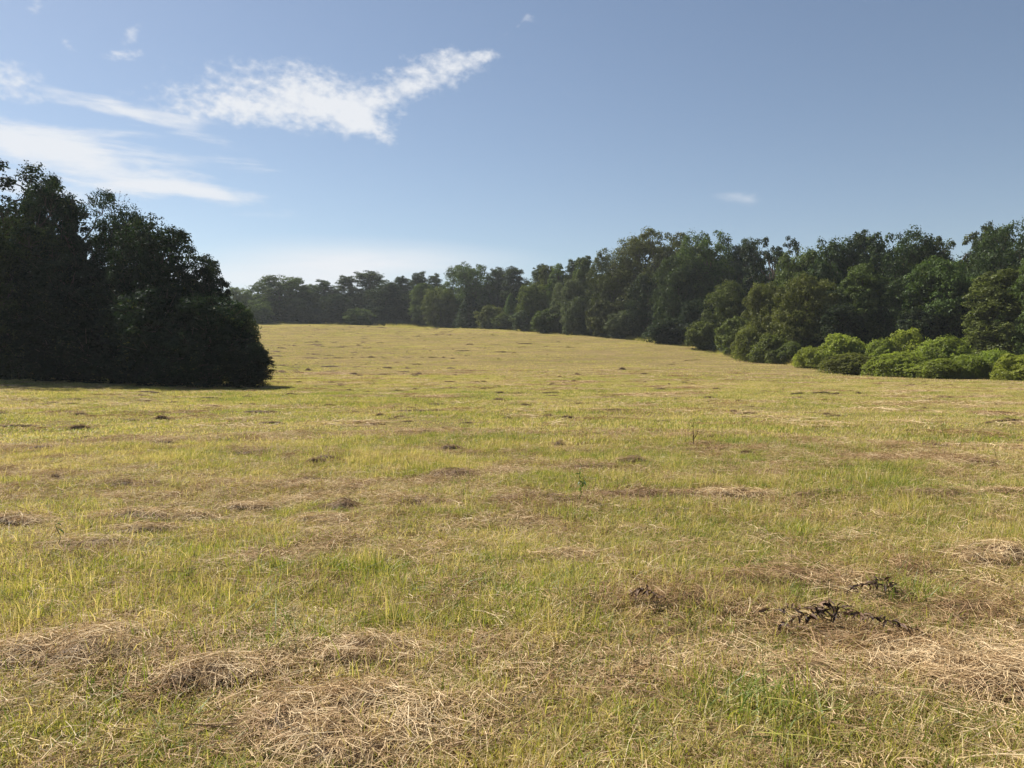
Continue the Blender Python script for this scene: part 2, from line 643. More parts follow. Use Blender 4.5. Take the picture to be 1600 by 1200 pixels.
def blades_mesh(name, r, n, radius, h, w, lean=0.5, k=3, mat=None, round_=True):
    """a patch of grass blades"""
    if round_:
        rr = radius * np.sqrt(r.random(n))
        th = r.random(n) * 2 * math.pi
        x, y = rr * np.cos(th), rr * np.sin(th)
    else:
        x, y = (r.random(n) - .5) * 2 * radius, (r.random(n) - .5) * 2 * radius
    hh = h * np.clip(r.lognormal(-0.1, 0.45, n), 0.3, 2.4)
    az = r.random(n) * 2 * math.pi
    ln = np.abs(r.normal(0, lean, n)) + 0.12
    d = np.stack([np.cos(az), np.sin(az)], 1)
    t = np.linspace(0, 1, k)[None, :]
    out = hh[:, None] * ln[:, None] * (0.35 * t + 0.65 * t * t)
    up = hh[:, None] * (t - 0.28 * np.minimum(ln, 1.3)[:, None] * t * t)
    P = np.stack([x[:, None] + d[:, :1] * out, y[:, None] + d[:, 1:] * out, up - 0.012], -1)
    ta = az + math.pi / 2 + r.normal(0, 0.7, n)
    side = np.stack([np.cos(ta), np.sin(ta), r.normal(0, .15, n)], 1)
    V, Q, vv = ribbons(P, unit(side), w * r.uniform(0.6, 1.35, n), 0.12)
    rnd = np.repeat(r.random(n), 2 * k)
    return np_mesh(name, V, Q, None, mat, {'rnd': rnd, 'along': vv})


def straw_paths(r, n, L, k=4):
    """loose lying stems round the origin, heights given by the caller"""
    ln = L * np.clip(r.lognormal(-0.15, 0.5, n), 0.25, 2.2)
    az = r.random(n) * 2 * math.pi
    cur = r.normal(0, 0.7, n)
    t = np.linspace(-0.5, 0.5, k)[None, :]
    a = az[:, None] + cur[:, None] * t
    x = ln[:, None] * t * np.cos(a)
    y = ln[:, None] * t * np.sin(a)
    tilt = r.normal(0, 0.22, n)
    z = ln[:, None] * t * tilt[:, None] - ln[:, None] * 0.25 * t * t * np.abs(r.normal(0, .5, n))[:, None]
    return np.stack([x, y, z], -1), az


def straw_mesh(name, r, n, radius, L, w, top, mat, k=4):
    rr = radius * np.sqrt(r.random(n))
    th = r.random(n) * 2 * math.pi
    P, az = straw_paths(r, n, L, k)
    P[..., 0] += (rr * np.cos(th))[:, None]
    P[..., 1] += (rr * np.sin(th))[:, None]
    P[..., 2] += (top * (1 - (rr / radius) ** 2) * r.random(n) ** 0.6 + 0.012)[:, None]
    side = unit(np.stack([-np.sin(az), np.cos(az), r.normal(0, 0.6, n)], 1))
    V, Q, vv = ribbons(P, side, w * r.uniform(0.6, 1.3, n), 0.6)
    return np_mesh(name, V, Q, None, mat, {'rnd': np.repeat(r.random(n), 2 * k)})


def wedge(r, n, r0, r1, half=R(41)):
    rr = np.sqrt(r.random(n) * (r1 * r1 - r0 * r0) + r0 * r0)
    th = (r.random(n) * 2 - 1) * half
    return rr * np.sin(th), rr * np.cos(th)


# field limit: the wood edge as a curve (x as a function of angle -> distance)
ED = np.array([(math.atan((px - 800) / FPX), Y * math.hypot(1, (px - 800) / FPX)) for px, py, Y in EDGE])


def in_field(x, y, grow=1.03):
    th = np.arctan2(x, y)
    return np.hypot(x, y) < np.interp(th, ED[:, 0], ED[:, 1]) * grow


# --- grass in three sizes of patch
near_t = [blades_mesh('turf', rng, 230, 0.24, 0.042, 0.0046, 0.85, 3, M_GRASS) for _ in range(5)]
near_t += [blades_mesh('turf', rng, 150, 0.2, 0.058, 0.005, 0.75, 3, M_GRASS) for _ in range(3)]
near_t += [blades_mesh('turf', rng, 40, 0.06, 0.075, 0.0056, 0.7, 3, M_GRASS) for _ in range(3)]
x, y = wedge(rng, 9000, 1.4, 15.5, R(43))
keep = (vnoise(x / 0.5, y / 0.5, 9) + vnoise(x / 1.3, y / 1.3, 10)) > -0.42
x, y = x[keep], y[keep]
n = len(x)
scl = np.repeat(rng.uniform(0.7, 1.35, (n, 1)), 3, 1)
scl[:, 2] *= np.clip(1 + 1.1 * vnoise(x / 1.1, y / 1.1, 12) + 0.9 * vnoise(x / .3, y / .3, 13), .45, 2)
rot = np.stack([np.zeros(n), np.zeros(n), rng.random(n) * 6.28], 1)
tuft = rng.random(n) < 0.18
idx = np.where(tuft, rng.integers(8, 11, n), rng.integers(0, 8, n))
near_grass = scatter_stuff('grass', near_t, np.stack([x, y, ground_z(x, y)], 1), rot, scl, idx)
near_grass['label'] = 'short yellow green mown grass covering the field'

mid_t = [blades_mesh('turf', rng, 330, 0.75, 0.046, 0.011, 1.0, 3, M_GRASS) for _ in range(5)]
x, y = wedge(rng, 9500, 14.0, 62, R(41))
n = len(x)
scl = np.repeat(rng.uniform(0.75, 1.3, (n, 1)), 3, 1)
scl[:, 2] *= np.clip(1 + 1.0 * vnoise(x / 2.1, y / 2.1, 12) + 1.1 * vnoise(x / .8, y / .8, 13), .4, 2.2)
rot = np.stack([np.zeros(n), np.zeros(n), rng.random(n) * 6.28], 1)
scatter_stuff('grass', mid_t, np.stack([x, y, ground_z(x, y)], 1), rot, scl, rng.integers(0, 5, n))['label'] = 'mown grass of the middle field'

far_t = [blades_mesh('turf', rng, 170, 1.9, 0.06, 0.035, 1.0, 2, M_GRASS) for _ in range(4)]
x, y = wedge(rng, 15000, 58, 235, R(40))
k = in_field(x, y, 1.08)
x, y = x[k], y[k]
n = len(x)
scl = np.repeat(rng.uniform(0.75, 1.3, (n, 1)), 3, 1)
rot = np.stack([np.zeros(n), np.zeros(n), rng.random(n) * 6.28], 1)
scatter_stuff('grass', far_t, np.stack([x, y, ground_z(x, y)], 1), rot, scl, rng.integers(0, 4, n))['label'] = 'mown grass on the far slope of the field'

# --- loose straw lying everywhere, thicker along the mown rows
straw_t = [straw_mesh('straw', rng, 60, 0.32, 0.17, 0.0032, 0.05, M_STRAW) for _ in range(4)]
straw_t += [straw_mesh('straw', rng, 70, 0.3, 0.15, 0.0034, 0.05, M_BROWN) for _ in range(3)]
straw_t += [straw_mesh('straw', rng, 150, 0.3, 0.07, 0.0036, 0.03, M_STRAW, 3) for _ in range(2)] + [straw_mesh('straw', rng, 150, 0.3, 0.075, 0.0038, 0.03, M_BROWN, 3) for _ in range(2)]


def row_mask(x, y):
    """1 along the rows where the mower left the hay"""
    yy = y - 0.03 * x + 0.7 * vnoise(x / 6, y / 9, 21) + 0.35 * vnoise(x / 1.7, y / 2, 22)
    ph = np.abs(((yy - 8.9) / 4.6 + 0.5) % 1.0 - 0.5) * 4.6
    return np.exp(-(ph / 0.34) ** 2) * np.clip(0.45 + 1.6 * vnoise(x / 3.0, y / 4.0, 23), 0, 1)


x, y = wedge(rng, 20000, 1.6, 17, R(42))
dn = 0.15 + 0.6 * row_mask(x, y) + np.clip(0.9 * vnoise(x / 1.6, y / 1.0, 31) + 0.5 * vnoise(x / .5, y / .4, 32) - 0.12, 0, 0.5)
k = rng.random(len(x)) < dn
x, y = x[k], y[k]
n = len(x)
scl = np.repeat(rng.uniform(0.7, 1.25, (n, 1)), 3, 1)
rot = np.stack([np.zeros(n), np.zeros(n), rng.random(n) * 6.28], 1)
o = scatter_stuff('loose_straw', straw_t, np.stack([x, y, ground_z(x, y)], 1), rot, scl, np.where(rng.random(n) < .5, rng.integers(7, 11, n), rng.integers(0, 7, n)))
o['label'] = 'pale cut stems lying loose on the grass'


wide_t = [straw_mesh('straw', rng, 170, 0.75, 0.3, 0.011, 0.05, M_STRAW, 3) for _ in range(4)] + [straw_mesh('straw', rng, 170, 0.7, 0.28, 0.011, 0.05, M_BROWN, 3) for _ in range(2)]
x, y = wedge(rng, 9000, 16, 75, R(41))
dn = 0.03 + 0.85 * row_mask(x, y) + np.clip(1.1 * vnoise(x / 2.6, y / 1.5, 33) + 0.4 * vnoise(x / .9, y / .8, 34) - 0.2, 0, 0.5)
k = rng.random(len(x)) < dn
x, y = x[k], y[k]
n = len(x)
scl = np.repeat(rng.uniform(0.6, 1.2, (n, 1)), 3, 1)
scl[:, 0] *= rng.uniform(1, 1.8, n)
o = scatter_stuff('loose_straw', wide_t, np.stack([x, y, ground_z(x, y)], 1), np.stack([np.zeros(n), np.zeros(n), rng.normal(0, .4, n)], 1), scl, rng.integers(0, 6, n))
o['label'] = 'pale cut stems lying in thin rows over the middle field'


# --- clumps of left hay on the middle and far field
def heap_arrays(r, L, Wd, H, n, stem, w, k=4, ragged=0.34):
    """a mound of hay: matted core surface and lying stems; L along x"""
    nu, nv = 26, 12
    u = np.linspace(0, 2 * math.pi, nu, endpoint=False)
    vs = np.linspace(0, 1, nv)
    sx, sy = r.uniform(-50, 50, 2)

    def hgt(x, y):
        yy = 2 * y / Wd
        yy = np.where(yy < -.5, (yy + .5) / .5, (yy + .5) / 1.5)
        q = np.clip(1 - (2 * x / L) ** 2 - yy ** 2, 0, 1)
        return H * q ** 0.6 * (1 + 0.9 * vnoise(x / 0.16 + sx, y / 0.12 + sy, 5) + 0.9 * vnoise(x / 0.4 + sx, y / 0.3 + sy, 6))
    U, VV = np.meshgrid(u, vs)
    edge = 1 + 0.5 * vnoise(np.cos(U) * 2 + sx, np.sin(U) * 2 + sy, 7)
    x = VV * np.cos(U) * L / 2 * edge
    y = VV * np.sin(U) * Wd / 2 * edge
    z = hgt(x, y) * 0.8 - 0.03 * VV ** 4
    i = np.arange(nv - 1)[:, None] * nu
    j = np.arange(nu)[None, :]
    j2 = (j + 1) % nu
    Qc = np.stack([i + j, i + j2, i + nu + j2, i + nu + j], -1).reshape(-1, 4)
    Vc = np.stack([x.ravel(), y.ravel(), z.ravel()], 1)
    rr = np.sqrt(r.random(n)) * (1 + ragged * np.abs(r.normal(0, 1, n)))
    th = r.random(n) * 2 * math.pi
    cx, cy = rr * np.cos(th) * L / 2, rr * np.sin(th) * Wd / 2
    P, az = straw_paths(r, n, stem, k)
    P[..., 0] += cx[:, None]
    P[..., 1] += cy[:, None]
    lift = r.random(n) ** 2 * 0.035 + 0.008
    P[..., 2] = P[..., 2] * 0.8 + hgt(P[..., 0], P[..., 1]) * 0.9 + lift[:, None]
    side = unit(np.stack([-np.sin(az), np.cos(az), r.normal(0, 0.7, n)], 1))
    Vs, Qs, vv = ribbons(P, side, w * r.uniform(0.6, 1.3, n), 0.55)
    return (Vc, Qc), (Vs, Qs, np.repeat(r.random(n), 2 * k))


def clump_template(r, L, Wd, H, n, stem, w):
    (Vc, Qc), (Vs, Qs, rn) = heap_arrays(r, L, Wd, H, n, stem, w, 3)
    V = np.concatenate([Vc, Vs])
    Qa = np.concatenate([Qc, Qs + len(Vc)])
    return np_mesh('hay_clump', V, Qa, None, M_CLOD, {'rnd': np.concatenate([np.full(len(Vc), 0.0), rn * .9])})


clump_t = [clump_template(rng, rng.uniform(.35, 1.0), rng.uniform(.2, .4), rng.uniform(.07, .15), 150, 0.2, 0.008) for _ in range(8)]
x, y = wedge(rng, 11000, 10, 60, R(41))
k = rng.random(len(x)) < (0.11 + 0.6 * row_mask(x, y)) * np.interp(np.hypot(x, y), [11, 18, 60], [.5, 1, .55])
x, y = x[k], y[k]
x2, y2 = wedge(rng, 17000, 58, 215, R(38))
hill = np.clip((-x2 + 25) / 45, 0.25, 1.5)
k = in_field(x2, y2, 0.98) & (rng.random(len(x2)) < (0.04 + 0.6 * row_mask(x2 * .5, y2 * .5)) * hill)
x2, y2 = x2[k], y2[k]
xh, yh = rng.uniform(-44, -4, 420), rng.uniform(62, 135, 420)
kh = (np.sin((yh + .55 * xh) * 2 * math.pi / 6.5) > .35) & (vnoise(xh / 7, yh / 6, 51) > -.12)
x2, y2 = np.concatenate([x2, xh[kh]]), np.concatenate([y2, yh[kh]])
sc_ = np.concatenate([0.2 + 0.42 * rng.random(len(x)) ** 3, 0.45 + 0.9 * rng.random(len(x2)) ** 2.5])
yaw_ = np.concatenate([rng.normal(0, .3, len(x)), np.where(x2 < 0, rng.normal(-.5, .2, len(x2)), rng.normal(0, .3, len(x2)))])
x, y = np.concatenate([x, x2]), np.concatenate([y, y2])
n = len(x)
scl = np.stack([np.minimum(sc_ * rng.uniform(1.0, 3.6, n), np.where(np.arange(n) < len(x) - len(x2), 1.1, 3.0)), sc_, sc_ * rng.uniform(.6, 1.5, n)], 1)
rot = np.stack([np.zeros(n), np.zeros(n), yaw_], 1)
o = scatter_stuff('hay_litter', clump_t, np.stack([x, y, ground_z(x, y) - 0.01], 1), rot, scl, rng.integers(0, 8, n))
o['label'] = 'small brown clumps of cut hay scattered over the field'
print('litter', n)

# ------------------------------------------------------------------ hay heaps in front: things
HEAPS = [
    # px, py, length px, depth m, height m, material, yaw deg, stems, label
    (110, 1012, 250, .62, .13, 'S', 4, 1500, 'broad pale hay heap at the left edge of the foreground'),
    (360, 1052, 230, .45, .12, 'S', 10, 1100, 'pale hay heap forming the left half of the long foreground ridge'),
    (560, 1022, 250, .42, .12, 'S', 4, 1200, 'pale hay heap with dark hollow, right half of the long foreground ridge'),
    (560, 1130, 290, .8, .10, 'S', -20, 1700, 'flat sprawling straw heap nearest the camera, below the long ridge'),
    (1070, 938, 290, .6, .09, 'B', 3, 1300, 'reddish brown hay heap left of the withered dark plant'),
    (1350, 1000, 230, .5, .08, 'B', -14, 900, 'brown hay mat lying under the withered dark plant'),
    (1560, 1060, 260, .9, .13, 'S', -12, 1700, 'large tangled straw heap at the right edge of the foreground'),
    (1555, 868, 160, .6, .12, 'S', 6, 800, 'tan hay heap at the right edge behind the big tangled heap'),
    (1150, 775, 130, .5, .13, 'S', -4, 700, 'highest pale straw heap of the hay row behind the green weed'),
    (1015, 778, 150, .42, .10, 'B', 2, 600, 'brown hay heap in the row just right of the green weed'),
    (845, 782, 150, .4, .08, 'B', -3, 500, 'low brown hay heap in the row just left of the green weed'),
    (1272, 775, 70, .35, .09, 'B', 0, 300, 'small dark hay heap at the right end of the weed row'),
    (1445, 774, 110, .35, .07, 'B', 2, 350, 'thin brown hay heap in the row on the far right'),
    (1565, 769, 90, .35, .08, 'S', 5, 300, 'small tan hay heap in the row touching the right edge'),
    (250, 806, 200, .45, .09, 'S', 4, 700, 'long pale hay heap in the left row'),
    (390, 795, 90, .4, .09, 'S', 8, 350, 'short pale hay heap at the right tip of the left row'),
    (35, 814, 90, .45, .10, 'S', 0, 350, 'short tan hay heap where the left row meets the picture edge'),
    (225, 830, 130, .4, .07, 'S', 12, 450, 'thin straw heap just in front of the left row'),
    (150, 850, 130, .4, .07, 'S', 8, 450, 'flat straw heap in front of the left row, near the edge'),
    (505, 815, 90, .4, .07, 'S', -5, 350, 'flat pale hay heap alone right of the left row'),
    (530, 790, 60, .35, .09, 'B', 0, 250, 'small brown hay heap behind the flat pale one, right of the left row'),
    (655, 785, 70, .3, .06, 'B', 0, 220, 'tiny brown hay heap left of the bright grass tuft'),
    (888, 868, 70, .35, .08, 'S', 10, 350, 'small pale straw heap alone between weed and brown heap'),
    (210, 760, 85, .35, .09, 'B', 4, 260, 'small brown hay heap behind the left row'),
    (705, 740, 60, .45, .10, 'B', 0, 260, 'loose brown hay heap up the field, left of the weed'),
    (983, 722, 45, .4, .17, 'B', 0, 260, 'tall rounded brown hay heap beyond the green weed'),
    (918, 731, 90, .4, .06, 'B', 0, 260, 'flat brown hay heap beyond the green weed beside the rounded one'),
    (1170, 741, 120, .35, .05, 'B', -2, 300, 'long thin hay heap beyond the weed row, right of the rounded one'),
    (392, 710, 60, .35, .09, 'B', 0, 220, 'dark small hay heap far up the left side'),
    (1530, 724, 50, .4, .12, 'B', 0, 200, 'dark small hay heap far up the right side'),
    (870, 698, 26, .3, .13, 'B', 0, 150, 'tiny dark hay heap in mid field behind the weed'),
    (1215, 908, 270, .45, .07, 'B', 2, 900, 'flat reddish hay mat behind the withered dark plant'),
    (1450, 1035, 230, .6, .09, 'S', -8, 1200, 'pale straw heap between the withered plant and the big tangled heap'),
    (1535, 955, 200, .6, .07, 'B', 4, 900, 'flat brown hay mat at the right edge behind the big tangled heap'),
    (1290, 1060, 200, .5, .06, 'S', -10, 700, 'thin pale straw scatter right of the dark green tuft'),
    (1425, 888, 60, .4, .07, 'B', 0, 250, 'small brown hay heap right of the dark plant, farther back'),
]
for px, py, lpx, dep, hh, mk, yaw, ns, lab in HEAPS:
    hx, hy = ground_at(px, py)
    L = lpx / FPX * hy * 1.15
    r_ = np.random.default_rng(abs(hash((px, py))) % 2 ** 31)
    (Vc, Qc), (Vs, Qs, rn) = heap_arrays(r_, L, dep * 1.0, hh * (.5 if hy < 7 else .6), int(ns * 1.3), 0.19 if hy < 7 else 0.17, 0.0034 if hy < 7 else 0.0048)
    # follow the ground under the heap
    cy_, sy_ = math.cos(R(yaw)), math.sin(R(yaw))

    def settle(Vx):
        wx = hx + Vx[:, 0] * cy_ - Vx[:, 1] * sy_
        wy = hy + Vx[:, 0] * sy_ + Vx[:, 1] * cy_
        Vx[:, 2] += ground_z(wx, wy) - gz(hx, hy)
        return Vx
    t = thing('hay_heap', lab, 'hay heap', (hx, hy, gz(hx, hy)), 'heaps of cut hay left on the field', R(yaw))
    link('matted_hay', np_mesh('matted_hay', settle(Vc), Qc, None, M_HEAP, {'rnd': r_.random(len(Vc))}, smooth=True), t)
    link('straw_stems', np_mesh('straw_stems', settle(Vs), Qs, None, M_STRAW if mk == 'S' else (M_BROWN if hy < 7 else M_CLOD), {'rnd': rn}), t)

# ------------------------------------------------------------------ small plants in front
def leaf_mesh(name, r, L, Wd, curl, mat):
    t = np.linspace(0, 1, 5)
    w = Wd * np.sin(np.pi * np.clip(t * 0.92 + 0.06, 0, 1)) ** 0.8
    x = L * t
    z = -curl * L * t * t
    V, Q = [], []
    for a, b, c in zip(x, z, w):
        V += [(a, -c / 2, b + c * 0.3), (a, 0, b), (a, c / 2, b + c * 0.3)]
    for i in range(4):
        for j in range(2):
            k = i * 3 + j
            Q.append((k, k + 1, k + 4, k + 3))
    return np_mesh(name, np.array(V), np.array(Q), None, mat, {'rnd': np.full(len(V), r.random()), 'along': np.full(len(V), .8)})


def stem_plant(name, label, cat, px, py, mat_leaf, mat_stem, stems, leaf_variants, group=None, seed=0):
    """stems: list of (points, radius, n leaves)"""
    r = np.random.default_rng(seed)
    hx, hy = ground_at(px, py)
    t = thing(name, label, cat, (hx, hy, gz(hx, hy)), group)
    for pts, rad, nl, tmin in stems:
        pts = np.array(pts, float)
        tt = np.linspace(0, 1, 9)
        cum = np.linspace(0, 1, len(pts))
        p = np.stack([np.interp(tt, cum, pts[:, a]) for a in range(3)], 1)
        p[:, :2] += r.normal(0, 0.006, (9, 2))
        V, Q = tubes([(p, np.linspace(rad, rad * .4, 9))], 5)
        st = link('stem', np_mesh('stem', V, Q, None, mat_stem, {'rnd': np.full(len(V), .4)}), t)
        for q in range(nl):
            u = tmin + (1 - tmin) * (q + r.random() * .8) / nl
            pos = [np.interp(u, tt, p[:, a]) for a in range(3)]
            lf = bpy.data.objects.new('leaf', leaf_variants[r.integers(len(leaf_variants))])
            COL.objects.link(lf)
            lf.parent = t
            lf.location = pos
            lf.rotation_euler = (r.normal(0, .6), r.uniform(-.9, .7), r.random() * 6.28)
            s = r.uniform(.65, 1.25)
            lf.scale = (s, s * r.uniform(.7, 1.1), s)
    return t


dead_leaves = [leaf_mesh('dead_leaf', rng, rng.uniform(.035, .055), rng.uniform(.014, .022), rng.uniform(.4, 1.2), M_DEAD) for _ in range(5)]
stem_plant('withered_plant', 'withered plant with curled blackish brown leaves lying on brown hay', 'dead plant', 1285, 985, M_DEAD, M_DEAD, [
    ([(-.10, .05, .05), (-.05, .0, .10), (-.22, -.03, .07), (-.30, -.07, .03)], .003, 34, .1),
    ([(.0, .05, .08), (.0, .02, .11), (-.10, .06, .12), (-.38, .12, .07)], .0028, 36, .1),
    ([(.0, .0, .08), (.12, -.02, .12), (.28, -.05, .10), (.42, -.09, .06)], .0028, 42, .1),
    ([(.0, .02, .08), (.08, .05, .13), (.16, .08, .11), (.30, .06, .06)], .0028, 30, .1),
    ([(.0, .02, .06), (-.03, .03, .12), (.03, .05, .15), (.05, .02, .17)], .0028, 25, .2),
    ([(.32, -.06, .09), (.42, -.10, .08), (.5, -.16, .05), (.55, -.22, .02)], .0028, 22, .1)], dead_leaves, seed=3)
stem_plant('withered_plant', 'smaller withered dark plant on the grass behind the main one', 'dead plant', 1370, 932, M_DEAD, M_DEAD, [
    ([(-.22, .0, .03), (-.1, .02, .08), (.05, .0, .08), (.25, -.03, .03)], .0028, 42, .05),
    ([(-.05, .0, .05), (-.02, .03, .10), (.08, .05, .10), (.15, .06, .05)], .0028, 22, .1)], dead_leaves, seed=4)
stem_plant('withered_plant', 'small clump of dark dead leaves on the reddish brown hay heap', 'dead plant', 1005, 950, M_DEAD, M_DEAD, [
    ([(-.10, .0, .08), (-.02, .02, .12), (.05, .0, .11), (.14, -.03, .07)], .0028, 28, .05)], dead_leaves, seed=5)

M_WEED, N = new_mat('weed_leaf')
at = N.n('ShaderNodeAttribute', attribute_name='rnd')
wc = N.mix(at.outputs['Fac'], (0.045, 0.085, 0.02), (0.10, 0.15, 0.03))
leaf_shader(N, wc, N.mix(1.0, wc, (1.4, 1.5, .6), 'MULTIPLY'), .4, .04)
weed_leaves = [leaf_mesh('weed_leaf', rng, rng.uniform(.045, .07), rng.uniform(.018, .028), rng.uniform(.1, .5), M_WEED) for _ in range(4)]
stem_plant('weed', 'upright green weed standing alone before the brown hay row', 'weed', 906, 788, M_WEED, M_WEED, [
    ([(0, 0, -.01), (.012, 0, .15), (-.008, .01, .28), (.015, 0, .43)], .004, 15, .3),
    ([(.0, .0, .15), (.03, .0, .22), (.045, .0, .3)], .003, 7, .3)], weed_leaves, seed=6)
stem_plant('weed', 'thin dark dead weed stalk standing in mid field right of the green weed', 'weed', 1084, 696, M_DEAD, M_DEAD, [
    ([(0, 0, -.01), (.01, 0, .15), (-.02, .0, .25), (.0, 0, .36)], .009, 12, .3),
    ([(0, 0, .12), (.05, 0, .2), (.08, 0, .26)], .006, 5, .3)], dead_leaves, seed=8)
stem_plant('weed', 'thin pale green weed stalk near the left edge by the flat straw heap', 'weed', 92, 856, M_WEED, M_WEED, [
    ([(0, 0, -.01), (.01, 0, .1), (-.02, .0, .2), (-.01, 0, .2)], .004, 3, .5)], weed_leaves, seed=9)

for px, py, rad_, h, nb, lab in [
        (745, 785, .16, .24, 150, 'bright green grass tuft with long arching blades left of the weed'),
        (850, 938, .32, .16, 420, 'wide dull green grass tuft in the centre of the foreground'),
        (1190, 1115, .26, .20, 330, 'dark green broad bladed grass tuft below the withered plant'),
        (1430, 928, .26, .17, 300, 'soft green grass tuft right of the small withered plant'),
        (400, 960, .22, .15, 260, 'green grass tuft right behind the left end of the long ridge'),
        (470, 1005, .2, .17, 200, 'yellow green grass tuft tucked just behind the long foreground ridge'),
        (1120, 690, .3, .16, 160, 'pale green grass tuft far in mid field by the dead stalk')]:
    hx, hy = ground_at(px, py)
    me = blades_mesh('grass_tuft', rng, nb, rad_ * 1.15, h * .72, .0065, 1.1, 4, M_LUSH)
    tag(link('grass_tuft', me, None, (hx, hy, gz(hx, hy))), lab, 'grass tuft', 'green grass tufts in the mown field')

# ------------------------------------------------------------------ trees: templates
def blob_leaves(r, c, rad, n, flat=0.9, updraft=0.35, size=0.2, shell=0.55):
    """leaves in one clump: more on the outside, facing outwards and up"""
    d = rsphere(r, n)
    d[:, 2] = np.where(d[:, 2] < -0.6, -d[:, 2] * 0.6, d[:, 2])
    q = (shell + (1 - shell) * r.random(n) ** 0.5) * (1 + 0.12 * r.normal(size=n))
    C = c + d * q[:, None] * rad * np.array([1, 1, flat])
    N_ = unit(d * 1.0 + np.array([0, 0, updraft]) + r.normal(0, 0.32, (n, 3)))
    return C, N_, size * r.uniform(0.65, 1.3, n)


def limb(r, a, b, r0, r1, m=6, sag=0.1):
    t = np.linspace(0, 1, m)[:, None]
    a, b = np.asarray(a, float), np.asarray(b, float)
    L = np.linalg.norm(b - a)
    p = a + (b - a) * t
    p[:, 2] += np.sin(t[:, 0] * math.pi) * L * sag
    p[1:-1] += r.normal(0, L * 0.03, (m - 2, 3))
    return p, np.linspace(r0, r1, m)


def build_crown(name, C, Nn, Sz, r, mat, aspect=.62, clump=None):
    V, Q = leaves_geo(r, C, Nn, Sz, aspect)
    rn = r.random(len(C))
    if clump is not None:
        rn = np.clip(0.6 * rn + 0.4 * clump, 0, 1)
    return np_mesh(name, V, Q, None, mat, None, {'rnd': rn})


def broadleaf(seed, H=10.0, Wd=8.0, low=0.08, nlobe=22, nsub=15, nleaf=70, leaf=0.2, peak=0.45, lobe_r=0.3, airy=1.0, stray=0.0, mat=None, top_pow=2.0):
    """broad crown of lobes of clumps; returns trunk and crown mesh, unit H x Wd"""
    r = np.random.default_rng(seed)
    Cs, Ns, Ss, Cl, paths = [], [], [], [], []
    base = np.array([0, 0, -0.4])
    lean = r.normal(0, 0.04 * H, 2)
    topz = H * 0.78
    tr = np.array([[0, 0, -.4], [lean[0] * .2, lean[1] * .2, H * .2], [lean[0] * .6, lean[1] * .6, H * .5], [lean[0], lean[1], topz]])
    tz = np.linspace(-.4, topz, 10)
    trunk = np.stack([np.interp(tz, tr[:, 2], tr[:, a]) for a in (0, 1)] + [tz], 1)
    tr_r = 0.025 * H
    paths.append((trunk, tr_r * np.linspace(1.15, .25, 10)))
    for q in range(nlobe):
        u = (q + 0.5) / nlobe
        hz = low + (0.93 - low) * u ** 1.12
        prof = math.sin(math.pi * min(max((hz - low * .6) / (1.04 - low * .6), 0), 1) ** (math.log(.5) / math.log(peak))) ** (1 / top_pow) if hz < 1 else .1
        ang = q * 2.39996 + r.normal(0, .35)
        lr = lobe_r * Wd * 0.5 * r.uniform(0.75, 1.25) * (0.85 + 0.3 * prof)
        rr = max(prof * Wd * .5 - lr * .75, 0) * r.uniform(.75, 1.05)
        c = np.array([math.cos(ang) * rr + lean[0] * hz, math.sin(ang) * rr + lean[1] * hz, hz * H])
        c[2] = min(c[2], H - lr * .75)
        h0 = max(.05 * H, c[2] - rr * r.uniform(.5, .9) - .08 * H)
        h0 = min(h0, topz * .95)
        a = np.array([np.interp(h0, tz, trunk[:, 0]), np.interp(h0, tz, trunk[:, 1]), h0])
        paths.append(limb(r, a, c, tr_r * .42 * r.uniform(.7, 1.1), tr_r * .08))
        for s in range(nsub):
            d = rsphere(r, 1)[0]
            if d[2] < -.75:
                d[2] = -d[2] * .5
            o = np.array([math.cos(ang), math.sin(ang), .5])
            d = unit((d + o * .45)[None])[0]
            cs = c + d * lr * r.uniform(.7, 1.0) * np.array([1, 1, .95])
            sr = lr * r.uniform(.24, .42) * airy
            if r.random() < .35:
                paths.append(limb(r, c, cs, tr_r * .09, tr_r * .03, 4))
            A, B, D = blob_leaves(r, cs, sr, nleaf, size=leaf)
            Cs.append(A), Ns.append(B), Ss.append(D), Cl.append(np.full(nleaf, r.random()))
        if airy > .9:
            A, B, D = blob_leaves(r, c, lr * .5, nleaf * 2, size=leaf * 1.5, shell=.2)
            Cs.append(A), Ns.append(B), Ss.append(D), Cl.append(np.full(nleaf * 2, .3))
        if stray:                                   # twigs that stick out of the crown, with a few leaves each
            m = int(stray * 24)
            d = rsphere(r, m)
            d[:, 2] = np.abs(d[:, 2]) + .35
            d = unit(d)
            for q2 in range(m):
                ln = lr * r.uniform(1.05, 1.4)
                e_ = c + d[q2] * ln
                paths.append((np.stack([c + d[q2] * lr * .6, c + d[q2] * (lr * .6 + ln) * .5, e_]), np.array([.014, .01, .005])))
                tt = r.uniform(.7, 1.02, (9, 1))
                A = c + d[q2] * ln * tt + r.normal(0, leaf * .35, (9, 3))
                Cs.append(A), Ns.append(rsphere(r, 9)), Ss.append(np.full(9, leaf * .8)), Cl.append(r.random(9))
    if airy > .9:                                   # leaves inside the crown
        m = 1600
        d = rsphere(r, m) * r.random((m, 1)) ** .4
        A = np.array([lean[0] * .5, lean[1] * .5, H * .46]) + d * np.array([Wd * .3, Wd * .3, H * .42])
        Cs.append(A), Ns.append(rsphere(r, m)), Ss.append(np.full(m, leaf * 2.0)), Cl.append(np.full(m, .2))
    Vt, Qt = tubes(paths, 6)
    C = np.concatenate(Cs)
    C[:, 2] = np.maximum(C[:, 2], 0.05)
    return (np_mesh('trunk', Vt, Qt, None, M_BARK, smooth=True),
            build_crown('crown', C, np.concatenate(Ns), np.concatenate(Ss), r, mat or M_LEAF, clump=np.concatenate(Cl)), H, Wd)


